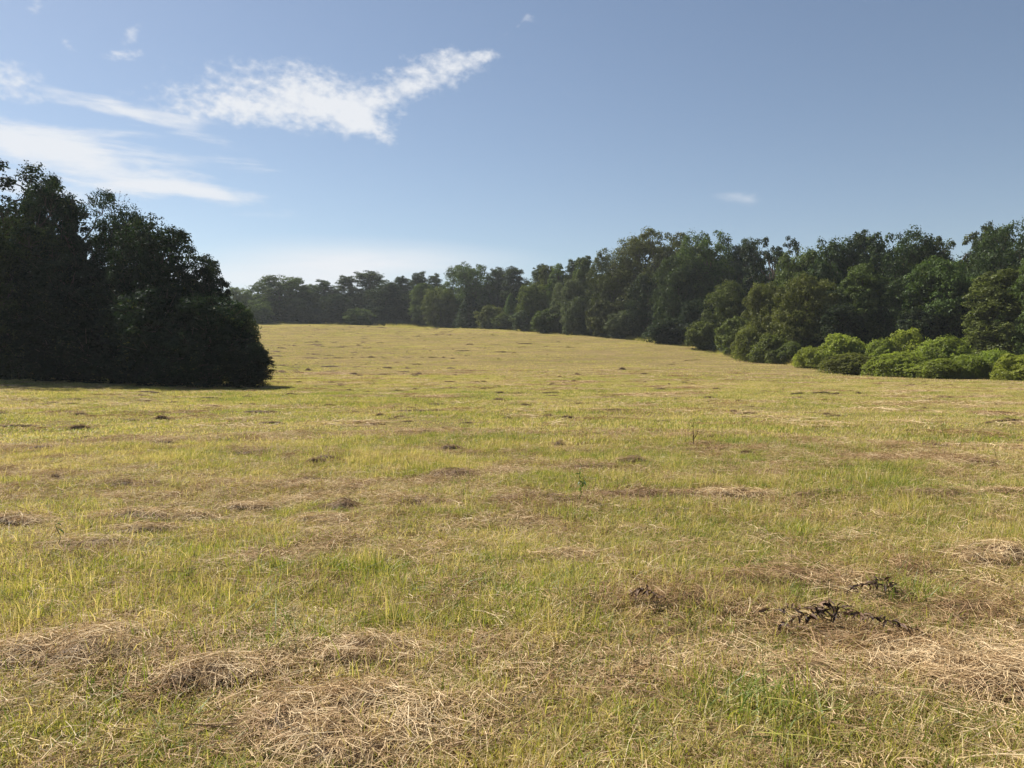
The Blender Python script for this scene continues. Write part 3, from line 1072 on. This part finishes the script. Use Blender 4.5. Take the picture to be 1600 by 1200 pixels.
def pine(seed, H=16.0, Wd=7.0, low=0.3, nbr=52, leaf=0.34, spread=1.0):
    """tall pine: straight trunk, irregular boughs that end in needle tufts"""
    r = np.random.default_rng(seed)
    lean = r.normal(0, 0.025 * H, 2)
    tz = np.linspace(-.4, H * .97, 12)
    trunk = np.stack([lean[0] * (tz / H) ** 2, lean[1] * (tz / H) ** 2, tz], 1)
    trunk[2:-1, :2] += r.normal(0, .05, (9, 2))
    tr_r = .016 * H
    paths = [(trunk, tr_r * np.linspace(1.1, .2, 12))]
    Cs, Ns, Ss, Cl = [], [], [], []
    for q in range(nbr):
        u = (q + .5) / nbr
        hz = low + (1.0 - low) * u ** .8
        prof = min(1.0, 1.5 * (1.03 - hz) ** .55) * min(1, .35 + (hz - low) / .3)
        L = Wd * .5 * prof * r.uniform(.5, 1.1)
        ang = q * 2.39996 + r.normal(0, .5)
        h0 = hz * H * .96
        a = np.array([np.interp(h0, tz, trunk[:, 0]), np.interp(h0, tz, trunk[:, 1]), h0])
        c = a + np.array([math.cos(ang) * L, math.sin(ang) * L, L * r.uniform(.1, .9)])
        c[2] = min(c[2], H)
        paths.append(limb(r, a, c, tr_r * .3, tr_r * .07, 5, -.04))
        nt = 3 + int(L * 2.0)
        for s in range(nt):
            w = r.uniform(.45, 1.05)
            tc_ = a + (c - a) * w + r.normal(0, .42 * spread, 3) * np.array([1, 1, .9])
            rad_ = r.uniform(.45, .8) * spread
            m = 46
            d = rsphere(r, m)
            d[:, 2] = np.where(d[:, 2] < -.2, -d[:, 2], d[:, 2])
            C = tc_ + d * (rad_ * r.uniform(.35, 1, (m, 1))) * np.array([1, 1, .85])
            Cs.append(C)
            Ns.append(unit(np.cross(d, rsphere(r, m)) + .35 * d))
            Ss.append(leaf * r.uniform(.7, 1.3, m))
            Cl.append(np.full(m, r.random()))
    Vt, Qt = tubes(paths, 6)
    C = np.concatenate(Cs)
    return (np_mesh('trunk', Vt, Qt, None, M_BARK, smooth=True),
            build_crown('crown', C, np.concatenate(Ns), np.concatenate(Ss), r, M_NEEDLE, .34, np.concatenate(Cl)), H, Wd)


def cedar(seed, H=7.0, Wd=4.0, n=170, leaf=0.2):
    """dense cone of upward sprays"""
    r = np.random.default_rng(seed)
    Cs, Ns, Ss, Cl = [], [], [], []
    tz = np.linspace(-.3, H * .96, 8)
    paths = [(np.stack([0 * tz, 0 * tz, tz], 1), .02 * H * np.linspace(1, .15, 8))]
    for q in range(n):
        u = ((q + .5) / n) ** 1.25
        hz = .03 + .95 * u
        R0 = Wd * .5 * min(1, (1.02 - hz) ** .75 * 1.15) * r.uniform(.7, 1.08)
        ang = q * 2.39996
        c = np.array([math.cos(ang) * R0, math.sin(ang) * R0, hz * H])
        if q % 3 == 0:
            paths.append(limb(r, (0, 0, max(c[2] - .3 * R0, .05)), c, .006 * H, .002 * H, 4))
        rad_ = r.uniform(.35, .6) * (.5 + .7 * (1 - hz)) * Wd / 4
        A, B, D = blob_leaves(r, c, rad_, 75, 1.25, .5, leaf)
        Cs.append(A), Ns.append(B), Ss.append(D), Cl.append(np.full(75, r.random()))
    Vt, Qt = tubes(paths, 5)
    C = np.concatenate(Cs)
    C[:, 2] = np.maximum(C[:, 2], .05)
    return (np_mesh('trunk', Vt, Qt, None, M_BARK, smooth=True),
            build_crown('crown', C, np.concatenate(Ns), np.concatenate(Ss), r, M_LEAF, .5, np.concatenate(Cl)), H, Wd)


def vine_mound(seed, H=3.4, Wd=6.0, leaf=0.155):
    """shrub smothered by a climbing vine: lumpy domes shingled with leaves"""
    r = np.random.default_rng(seed)
    Cs, Ns, Ss, Cl, paths = [], [], [], [], []
    for q in range(13):
        ang = q * 2.39996 + r.normal(0, .3)
        u = math.sqrt((q + .3) / 13)
        rr = u * Wd * .36
        lr = Wd * r.uniform(.15, .24)
        top = H * (1 - .55 * u * u) * r.uniform(.8, 1.02)
        c = np.array([math.cos(ang) * rr, math.sin(ang) * rr, max(top - lr * .8, .25)])
        paths.append(limb(r, (c[0] * .3, c[1] * .3, 0), c, .05, .02, 5))
        m = 1500
        d = rsphere(r, m)
        d[:, 2] = np.where(d[:, 2] < -.45, -d[:, 2], d[:, 2])
        lump = 1 + .55 * vnoise(d[:, 0] * 2.6 + q * 7, d[:, 2] * 2.6 + d[:, 1] * 2, seed) + .45 * vnoise(d[:, 1] * 6 + q, d[:, 2] * 6 - d[:, 0] * 4, seed + 1)
        C = c + d * (lr * lump * r.uniform(.86, 1.05, m))[:, None] * np.array([1, 1, .82])
        # runners that hang to the ground
        low_ = d[:, 2] < 0
        C[low_, 2] -= r.random(low_.sum()) * max(c[2] - lr * .4, 0)
        Cs.append(C)
        Ns.append(unit(d * .9 + np.array([0, 0, .55]) + r.normal(0, .62, (m, 3))))
        Ss.append(leaf * r.uniform(.7, 1.3, m))
        Cl.append(np.clip(.5 + vnoise(d[:, 0] * 4 + q, d[:, 1] * 4, seed), 0, 1))
    for q in range(90):                             # runners reaching out of the mat
        A0 = Cs[r.integers(len(Cs))]
        p0 = A0[r.integers(len(A0))]
        if p0[2] < .4:
            continue
        d = unit(r.normal(0, 1, (1, 3)) + np.array([[0, 0, .9]]))[0]
        ln = r.uniform(.25, .7)
        m = 9
        A = p0 + d * ln * np.linspace(0, 1, m)[:, None] + np.array([0, 0, -1]) * (np.linspace(0, 1, m) ** 2 * ln * .5)[:, None] + r.normal(0, .05, (m, 3))
        Cs.append(A), Ns.append(unit(r.normal(0, .6, (m, 3)) + np.array([0, 0, .6]))), Ss.append(np.full(m, leaf)), Cl.append(r.random(m))
    Vt, Qt = tubes(paths, 5)
    C = np.concatenate(Cs)
    C[:, 2] = np.maximum(C[:, 2], .03)
    return (np_mesh('vine_stems', Vt, Qt, None, M_BARK, smooth=True),
            build_crown('leaves', C, np.concatenate(Ns), np.concatenate(Ss), r, M_VINE, .8, np.concatenate(Cl)), H, Wd)


TPL = {
    'oak': [broadleaf(101, 16, 15, .04, 38, 15, 62, .3, .5, .34), broadleaf(102, 16, 14, .04, 38, 15, 62, .3, .55, .34)],
    'round': [broadleaf(111, 11, 9, .02, 30, 14, 66, .24, .42, .40), broadleaf(112, 11, 9, .02, 30, 14, 66, .24, .48, .40), broadleaf(113, 11, 8, .02, 30, 14, 66, .24, .4, .42)],
    'tall': [broadleaf(121, 13, 6.5, .02, 30, 13, 66, .24, .42, .48), broadleaf(122, 13, 6.5, .02, 30, 13, 66, .24, .38, .48)],
    'airy': [broadleaf(131, 15, 11, .3, 22, 14, 55, .27, .62, .27, .8)],
    'pine': [pine(141), pine(142, 16, 6.5, .25, 46), pine(143, 16, 8, .35, 46, spread=1.15), pine(144, 16, 6, .2, 60)],
    'cedar': [cedar(151), cedar(152, 7, 4.4)],
    'shrub': [broadleaf(161, 4, 4.5, .05, 15, 13, 55, .2, .4, .45), broadleaf(162, 4, 4.5, .05, 15, 13, 55, .2, .45, .45)],
    'vine': [vine_mound(171), vine_mound(172, 3.2, 5.5), vine_mound(173, 3.6, 6.2)],
}
USED = {}
TINT = {
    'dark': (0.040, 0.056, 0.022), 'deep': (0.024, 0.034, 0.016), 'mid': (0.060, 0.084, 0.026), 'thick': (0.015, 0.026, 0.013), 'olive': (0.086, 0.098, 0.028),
    'light': (0.090, 0.115, 0.034), 'grey': (0.070, 0.085, 0.048), 'brown': (0.060, 0.069, 0.028), 'vine': (0.165, 0.192, 0.038), 'pine': (0.044, 0.060, 0.028),
}


def plant(kind, name, cat, px, Y, top_py, wpx, tint, label, group, var=None, sink=0.0, turn=0.0):
    X = (px - 800) / FPX * Y
    zb = gz(X, Y)
    H = eyez(top_py, Y) - zb
    Wm = wpx / FPX * Y
    lst = TPL[kind]
    if var is None:
        var = USED.get(kind, 0) % len(lst)
        USED[kind] = USED.get(kind, 0) + 1
    tm, cm, h0, w0 = lst[var]
    rz = random.uniform(0, 6.28) + turn
    o = thing(name, label, cat, (X, Y, zb - sink), group, rz)
    s = Wm / w0
    if kind in ('round', 'oak', 'airy'):
        s = max(s, 0.74 * H / h0)
    elif kind in ('tall', 'pine'):
        s = max(s, 0.6 * H / h0)
    o.scale = (s, s, (H + sink) / h0)
    a = link(tm.name.split('.')[0], tm, o)
    b_ = link(cm.name.split('.')[0], cm, o)
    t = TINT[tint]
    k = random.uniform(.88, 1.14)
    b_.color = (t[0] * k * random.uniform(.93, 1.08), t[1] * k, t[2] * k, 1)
    return o


G_FAR = 'trees of the distant wood edge'
G_MID = 'trees of the wood in the middle'
G_RIGHT = 'trees of the wood on the right'
G_VINE = 'vine covered mounds along the right wood edge'
B = 'broadleaf_tree'
P = 'pine_tree'
TREES = [
    # --- distant wood edge
    ('round', B, 436, 226, 434, 100, 'mid', 'wide domed tree at the left end of the distant wood edge', G_FAR),
    ('round', B, 376, 216, 452, 50, 'light', 'pale green tree half hidden behind the dark left thicket', G_FAR),
    ('shrub', 'shrub', 403, 212, 472, 44, 'light', 'pale low shrub at the foot of the wide domed distant tree', G_FAR),
    ('tall', B, 484, 228, 446, 42, 'light', 'small pale oval tree between the wide domed tree and the first pines', G_FAR),
    ('pine', P, 508, 230, 440, 46, 'pine', 'first pine right of the wide domed distant tree', G_FAR),
    ('pine', P, 536, 230, 433, 44, 'pine', 'narrow pine just left of the flat topped distant pine', G_FAR),
    ('pine', P, 574, 234, 426, 70, 'pine', 'flat topped distant pine with sky showing through its crown', G_FAR),
    ('round', B, 601, 222, 444, 62, 'deep', 'dark dome shaped tree in front of the flat topped pine', G_FAR),
    ('pine', P, 627, 232, 434, 40, 'pine', 'pine rising behind the dark dome of the distant wood', G_FAR),
    ('pine', P, 652, 230, 427, 44, 'pine', 'highest pine left of the broad distant oak', G_FAR),
    ('pine', P, 682, 226, 430, 40, 'pine', 'pine touching the left side of the broad distant oak', G_FAR),
    ('tall', B, 664, 214, 442, 40, 'light', 'pale green tree below the pines left of the broad distant oak', G_FAR),
    ('round', B, 690, 208, 452, 56, 'olive', 'olive green tree standing before the left flank of the distant oak', G_FAR),
    ('oak', B, 735, 212, 416, 92, 'mid', 'broad rounded oak, biggest of the distant wood edge', G_FAR),
    ('cedar', 'cedar_tree', 733, 198, 459, 40, 'deep', 'dark cone shaped cedar at the foot of the distant oak', G_FAR),
    ('pine', P, 776, 208, 420, 40, 'pine', 'pine just right of the broad distant oak', G_FAR),
    ('pine', P, 804, 204, 419, 46, 'pine', 'wide pine between the distant oak and the middle wood', G_FAR),
    ('shrub', 'shrub', 766, 190, 480, 44, 'olive', 'olive shrub right of the cone shaped cedar', G_FAR),
    ('cedar', 'cedar_tree', 798, 190, 460, 28, 'mid', 'narrow pointed cedar below the wide pine', G_FAR),
    ('shrub', 'shrub', 560, 214, 484, 46, 'mid', 'low shrub in front of the flat topped distant pine', G_FAR),
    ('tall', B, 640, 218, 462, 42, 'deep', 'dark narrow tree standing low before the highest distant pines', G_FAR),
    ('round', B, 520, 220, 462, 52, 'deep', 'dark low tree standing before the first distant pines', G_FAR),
    ('round', B, 470, 219, 468, 40, 'dark', 'dark low tree at the right foot of the wide domed tree', G_FAR),
    ('shrub', 'shrub', 786, 186, 492, 36, 'light', 'small pale shrub below the narrow pointed cedar', G_FAR),
    # --- middle wood
    ('pine', P, 840, 190, 417, 40, 'pine', 'pine at the left end of the middle wood, behind pale trees', G_MID),
    ('tall', B, 852, 178, 414, 34, 'olive', 'slim olive tree left of the twin slim trees', G_MID),
    ('tall', B, 872, 174, 416, 36, 'light', 'slim pale tree next to the slim olive one', G_MID),
    ('round', B, 828, 174, 446, 46, 'light', 'pale low tree at the left end of the middle wood', G_MID),
    ('pine', P, 892, 176, 409, 40, 'pine', 'pine between the slim pale tree and the yellow green tree', G_MID),
    ('tall', B, 917, 164, 400, 42, 'light', 'yellow green narrow tree at the left shoulder of the great oak', G_MID),
    ('round', B, 886, 160, 440, 54, 'grey', 'grey green low tree below the slim trees', G_MID),
    ('oak', B, 955, 152, 394, 74, 'brown', 'brownish oak leaning on the left side of the great oak', G_MID),
    ('oak', B, 1022, 148, 364, 136, 'brown', 'great oak with cauliflower crown, tallest of the middle wood', G_MID),
    ('oak', B, 1112, 132, 371, 96, 'mid', 'green oak joined to the right side of the great oak', G_MID),
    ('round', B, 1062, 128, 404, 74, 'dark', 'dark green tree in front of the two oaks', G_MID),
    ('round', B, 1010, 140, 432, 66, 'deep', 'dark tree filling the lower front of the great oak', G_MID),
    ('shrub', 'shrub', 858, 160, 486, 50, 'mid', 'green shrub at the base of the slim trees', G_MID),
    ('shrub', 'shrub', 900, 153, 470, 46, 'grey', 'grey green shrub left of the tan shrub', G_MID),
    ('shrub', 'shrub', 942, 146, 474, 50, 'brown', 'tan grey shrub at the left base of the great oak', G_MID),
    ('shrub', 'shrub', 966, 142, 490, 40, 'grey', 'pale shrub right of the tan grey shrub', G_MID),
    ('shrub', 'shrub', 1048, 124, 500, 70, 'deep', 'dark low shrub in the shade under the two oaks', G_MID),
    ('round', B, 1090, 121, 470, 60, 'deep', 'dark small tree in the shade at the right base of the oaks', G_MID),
    ('shrub', 'shrub', 1100, 112, 506, 56, 'olive', 'olive shrub with spreading branches right of the shaded hollow', G_MID),
    ('round', B, 1133, 112, 444, 66, 'olive', 'olive tree with feathery top standing before the green oak', G_MID),
    ('shrub', 'shrub', 820, 172, 488, 44, 'grey', 'grey green shrub at the base of the pale low tree', G_MID),
    # --- right wood
    ('pine', P, 1164, 128, 375, 34, 'pine', 'thin pine right of the green oak, its tip above the rest', G_RIGHT),
    ('airy', B, 1212, 116, 373, 92, 'deep', 'open crowned dark tree with sky showing between its branches', G_RIGHT),
    ('round', B, 1247, 104, 398, 60, 'mid', 'green tree below the right half of the open crowned tree', G_RIGHT),
    ('round', B, 1290, 100, 385, 78, 'dark', 'dark rounded tree right of the open crowned tree', G_RIGHT),
    ('pine', P, 1340, 98, 367, 62, 'pine', 'pine with flat tufted top left of the big dark crown', G_RIGHT),
    ('oak', B, 1408, 96, 369, 112, 'dark', 'big dark crown in the middle of the right wood', G_RIGHT),
    ('airy', B, 1490, 94, 370, 84, 'brown', 'thin pale topped tree right of the big dark crown', G_RIGHT),
    ('pine', P, 1532, 92, 358, 48, 'pine', 'taller of two pines near the right edge', G_RIGHT),
    ('pine', P, 1558, 94, 364, 44, 'pine', 'lower of two pines near the right edge', G_RIGHT),
    ('oak', B, 1606, 86, 360, 96, 'dark', 'tall dark tree cut off by the right edge', G_RIGHT),
    ('round', B, 1190, 96, 448, 64, 'olive', 'olive tree left of the yellowish green tree', G_RIGHT),
    ('round', B, 1256, 88, 436, 96, 'olive', 'yellowish green tree with bushy crown above the first mounds', G_RIGHT),
    ('tall', B, 1345, 86, 418, 80, 'mid', 'fresh green tree behind the mounds, below the tufted pine', G_RIGHT),
    ('round', B, 1398, 84, 440, 86, 'dark', 'dark tree in the shaded gap behind the mounds', G_RIGHT),
    ('round', B, 1470, 82, 412, 120, 'mid', 'large bright topped green tree behind the tallest mounds', G_RIGHT),
    ('tall', B, 1570, 74, 420, 104, 'olive', 'tree with sunlit yellowish left edge near the right edge', G_RIGHT),
    ('round', B, 1640, 70, 400, 110, 'mid', 'green tree cut by the right edge behind the last mounds', G_RIGHT),
    ('shrub', 'shrub', 1216, 92, 492, 56, 'olive', 'olive shrub above the leftmost mounds', G_RIGHT),
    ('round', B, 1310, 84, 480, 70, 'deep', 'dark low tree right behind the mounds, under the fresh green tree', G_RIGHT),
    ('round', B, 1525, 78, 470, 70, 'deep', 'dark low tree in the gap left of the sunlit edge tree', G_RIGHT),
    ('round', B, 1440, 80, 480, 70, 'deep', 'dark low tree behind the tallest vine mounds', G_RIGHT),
    ('shrub', 'shrub', 1150, 102, 500, 60, 'olive', 'olive shrub under the feathery olive tree', G_RIGHT),
    ('oak', B, 1720, 76, 350, 130, 'dark', 'dark tree beyond the right edge of the picture', G_RIGHT),
]
for k_, nm, px, Y, tp, wp, ti, lab, gr in TREES:
    cat = {'broadleaf_tree': 'tree', 'pine_tree': 'pine tree', 'cedar_tree': 'cedar tree', 'shrub': 'shrub'}[nm]
    plant(k_, nm, cat, px, Y, tp, wp * 1.06, ti, lab, gr)

seen_labels = set()
# deeper rows, seen only between and below the front crowns
for px, Y, tp, wp in [(px_, Y_, tp_ + (10 if px_ < 830 else 4), wp_) for px_, Y_, tp_, wp_ in [(390, 246, 462, 60), (425, 248, 455, 70), (470, 248, 452, 60), (510, 248, 452, 70), (555, 248, 448, 70), (600, 246, 446, 70), (645, 244, 444, 70),
                      (690, 240, 442, 70), (735, 232, 440, 70), (780, 226, 436, 70), (825, 212, 436, 80), (870, 198, 432, 80), (915, 186, 428, 80), (960, 172, 420, 90), (1010, 164, 410, 90),
                      (1060, 152, 404, 100), (1110, 146, 400, 100), (1160, 138, 404, 100), (1210, 128, 412, 100), (1262, 118, 412, 100), (1318, 112, 404, 110), (1374, 108, 402, 110), (1430, 106, 396, 110),
                      (1490, 104, 400, 110), (1550, 102, 392, 120), (1610, 98, 388, 120), (1330, 92, 450, 100), (1560, 84, 440, 110)]]:
    for q_ in sorted(TREES, key=lambda t_: abs(t_[2] - px)):
        lab = 'darker tree glimpsed behind the ' + q_[7].split(',')[0]
        if lab not in seen_labels and q_[3] < Y and len(lab.split()) <= 16:
            break
    seen_labels.add(lab)
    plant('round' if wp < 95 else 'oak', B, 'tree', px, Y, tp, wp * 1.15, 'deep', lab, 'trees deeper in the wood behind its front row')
brush_t = []
for q in range(3):
    tm, cm, h0, w0 = broadleaf(181 + q, 2.2, 3.4, .04, 12, 10, 40, .2, .4, .6)
    brush_t.append(cm)
th_ = np.linspace(ED[0, 0] - .05, math.atan((1170 - 800) / FPX), 230)
dd = np.interp(th_, ED[:, 0], ED[:, 1])
bx, by, bs_ = [], [], []
for row in (1.035, 1.07, 1.12):
    t2 = th_ + rng.normal(0, .003, len(th_))
    d2 = dd * row + rng.normal(0, .8, len(th_)) + 1.5
    bx.append(np.sin(t2) * d2), by.append(np.cos(t2) * d2), bs_.append(rng.uniform(.6, 1.35, len(th_)) * np.interp(row, [1.03, 1.12], [.6, 1.3]))
bx, by, bs_ = np.concatenate(bx), np.concatenate(by), np.concatenate(bs_)
n = len(bx)
for m_ in (M_LEAF,):
    pass
M_BRUSH, N = new_mat('undergrowth_leaves')
at = N.n('ShaderNodeAttribute', attribute_name='rnd')
oi = N.n('ShaderNodeObjectInfo')
cc = N.mix(at.outputs['Fac'], (0.022, 0.034, 0.015), (0.062, 0.08, 0.03))
cc = N.mix(N.range(oi.outputs['Random'], .6, 1, 0, .6), cc, (0.075, 0.085, 0.03))
leaf_shader(N, cc, N.mix(1.0, cc, (1.35, 1.5, .7), 'MULTIPLY'), .34, .015)
for cm in brush_t:
    cm.materials.clear()
    cm.materials.append(M_BRUSH)
sc3 = np.stack([bs_, bs_, bs_ * rng.uniform(.7, 1.2, n)], 1)
o = scatter_stuff('undergrowth', brush_t, np.stack([bx, by, ground_z(bx, by) - .1], 1), np.stack([np.zeros(n), np.zeros(n), rng.random(n) * 6.28], 1), sc3, rng.integers(0, 3, n))
o['label'] = 'dark brush filling the foot of the wood edge'

# uncut margin under the wood edge
edge_t = [blades_mesh('margin', rng, 110, 0.6, 0.55, 0.03, 0.45, 3, M_GRASS) for _ in range(3)]
t2 = rng.uniform(ED[0, 0] - .03, math.atan((1300 - 800) / FPX), 900)
d2 = np.interp(t2, ED[:, 0], ED[:, 1]) * (1.012 + rng.normal(0, .008, 900))
bx, by = np.sin(t2) * d2, np.cos(t2) * d2
k = vnoise(bx / 5, by / 5, 41) > -.12
bx, by = bx[k], by[k]
n = len(bx)
sc3 = np.repeat(rng.uniform(.7, 1.4, (n, 1)), 3, 1)
sc3[:, 2] = rng.uniform(.3, 1.0, n)
o = scatter_stuff('margin_grass', edge_t, np.stack([bx, by, ground_z(bx, by)], 1), np.stack([np.zeros(n), np.zeros(n), rng.random(n) * 6.28], 1), sc3, rng.integers(0, 3, n))
o['label'] = 'uncut taller grass along the foot of the wood'

MOUNDS = [
    (1168, 90, 508, 44, 'vine covered mound standing leftmost, narrow and upright'),
    (1208, 86, 522, 54, 'vine covered mound second from the left, low and dull green'),
    (1236, 84, 530, 44, 'small vine covered mound third from the left'),
    (1266, 77, 540, 42, 'separate round vine covered mound below the yellowish green tree'),
    (1318, 76, 522, 74, 'wide vine covered mound behind the greyish one'),
    (1332, 70, 548, 82, 'greyish low vine covered mound right of the separate round one'),
    (1374, 74, 527, 54, 'vine covered mound left of the topmost one, back row'),
    (1412, 74, 514, 64, 'topmost vine covered mound of the back row'),
    (1408, 64, 546, 88, 'broad vine covered mound at the front, below the topmost one'),
    (1474, 65, 522, 84, 'tall bright vine covered mound with rounded steps'),
    (1470, 60, 560, 70, 'low front vine covered mound below the tall bright one'),
    (1514, 60, 550, 66, 'round vine covered mound with dark underside right of the tall bright one'),
    (1556, 62, 544, 66, 'vine covered mound behind the last one at the right'),
    (1592, 57, 553, 70, 'last vine covered mound, cut by the right edge'),
    (1650, 58, 545, 90, 'vine covered mound beyond the right edge of the picture'),
]
for q, (px, Y, tp, wp, lab) in enumerate(MOUNDS):
    tint = 'olive' if q in (0, 1, 2, 5) else 'vine'
    plant('vine', 'vine_mound', 'overgrown shrub', px, Y, tp, wp * 1.3, tint, lab, G_VINE)

# ------------------------------------------------------------------ the dark thicket on the left (close: finer leaves)
TPL['thicket_airy'] = [broadleaf(201, 12.5, 11, .28, 26, 15, 70, .16, .62, .26, .88, .25), broadleaf(202, 12, 8, .25, 24, 15, 70, .16, .6, .28, .88, .25)]
TPL['thicket'] = [broadleaf(211, 9, 7.5, .02, 34, 17, 70, .15, .42, .32, 1.0, .35), broadleaf(212, 9, 7, .02, 32, 17, 70, .15, .45, .34, 1.0, .3)]
TPL['thicket_shrub'] = [broadleaf(221, 4.5, 4, .03, 22, 14, 70, .12, .42, .42, 1.0, .25), broadleaf(222, 4.5, 4, .03, 22, 14, 70, .12, .46, .42, 1.0, .2)]
G_L = 'trees and shrubs of the dark thicket on the left'
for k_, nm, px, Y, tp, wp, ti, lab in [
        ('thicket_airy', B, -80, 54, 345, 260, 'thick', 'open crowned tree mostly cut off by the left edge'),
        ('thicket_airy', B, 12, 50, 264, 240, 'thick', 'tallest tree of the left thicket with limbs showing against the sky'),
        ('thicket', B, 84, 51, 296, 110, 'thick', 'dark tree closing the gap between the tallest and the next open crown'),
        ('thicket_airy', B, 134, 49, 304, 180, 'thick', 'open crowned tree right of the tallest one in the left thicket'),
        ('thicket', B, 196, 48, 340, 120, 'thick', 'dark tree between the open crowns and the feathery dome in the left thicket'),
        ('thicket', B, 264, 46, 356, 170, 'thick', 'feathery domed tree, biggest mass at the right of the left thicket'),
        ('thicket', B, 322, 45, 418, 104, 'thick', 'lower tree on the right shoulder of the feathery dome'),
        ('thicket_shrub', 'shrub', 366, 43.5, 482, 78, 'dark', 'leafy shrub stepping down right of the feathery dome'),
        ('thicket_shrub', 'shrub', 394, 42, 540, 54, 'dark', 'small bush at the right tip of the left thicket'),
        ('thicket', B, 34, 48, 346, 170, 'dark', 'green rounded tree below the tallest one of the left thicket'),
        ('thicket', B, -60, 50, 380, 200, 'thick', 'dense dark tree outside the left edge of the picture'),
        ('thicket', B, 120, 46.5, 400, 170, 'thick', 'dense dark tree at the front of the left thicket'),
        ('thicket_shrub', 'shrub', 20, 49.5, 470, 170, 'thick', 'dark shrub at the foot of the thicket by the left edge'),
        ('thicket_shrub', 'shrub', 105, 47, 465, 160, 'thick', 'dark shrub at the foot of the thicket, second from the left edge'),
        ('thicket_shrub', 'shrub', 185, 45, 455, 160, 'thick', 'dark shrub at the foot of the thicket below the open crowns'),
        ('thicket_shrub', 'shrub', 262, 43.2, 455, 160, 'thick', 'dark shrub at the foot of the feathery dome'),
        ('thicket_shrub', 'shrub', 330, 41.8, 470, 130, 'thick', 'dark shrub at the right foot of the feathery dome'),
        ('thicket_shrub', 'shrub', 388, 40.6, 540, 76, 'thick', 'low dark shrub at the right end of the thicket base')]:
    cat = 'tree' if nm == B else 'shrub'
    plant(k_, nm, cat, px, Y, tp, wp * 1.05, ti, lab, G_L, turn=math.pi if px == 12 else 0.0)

# ------------------------------------------------------------------ haze: the air between camera and wood
M_HAZE = bpy.data.materials.new('air')
M_HAZE.use_nodes = True
nt = M_HAZE.node_tree
nt.nodes.clear()
pv = nt.nodes.new('ShaderNodeVolumePrincipled')
pv.inputs['Color'].default_value = (0.80, 0.89, 1.0, 1)
pv.inputs['Density'].default_value = 0.00018
pv.inputs['Anisotropy'].default_value = 0.2
mo = nt.nodes.new('ShaderNodeOutputMaterial')
nt.links.new(pv.outputs[0], mo.inputs['Volume'])
zlo = float(V[:, 2].min()) if False else float(gzv.min()) - 1.0
hx_, zt = 575.0, 48.0
hv = np.array([(sx * hx_, sy * hx_, z) for z in (zlo, zt) for sx, sy in ((-1, -1), (1, -1), (1, 1), (-1, 1))])
hq = np.array([(3, 2, 1, 0), (4, 5, 6, 7), (0, 1, 5, 4), (1, 2, 6, 5), (2, 3, 7, 6), (3, 0, 4, 7)])
hz_ = link('haze', np_mesh('haze', hv, hq, None, M_HAZE))
hz_['kind'] = 'stuff'
print('tris', sum(sum(len(p_.vertices) - 2 for p_ in m.polygons) for m in bpy.data.meshes if len(m.polygons) < 0))
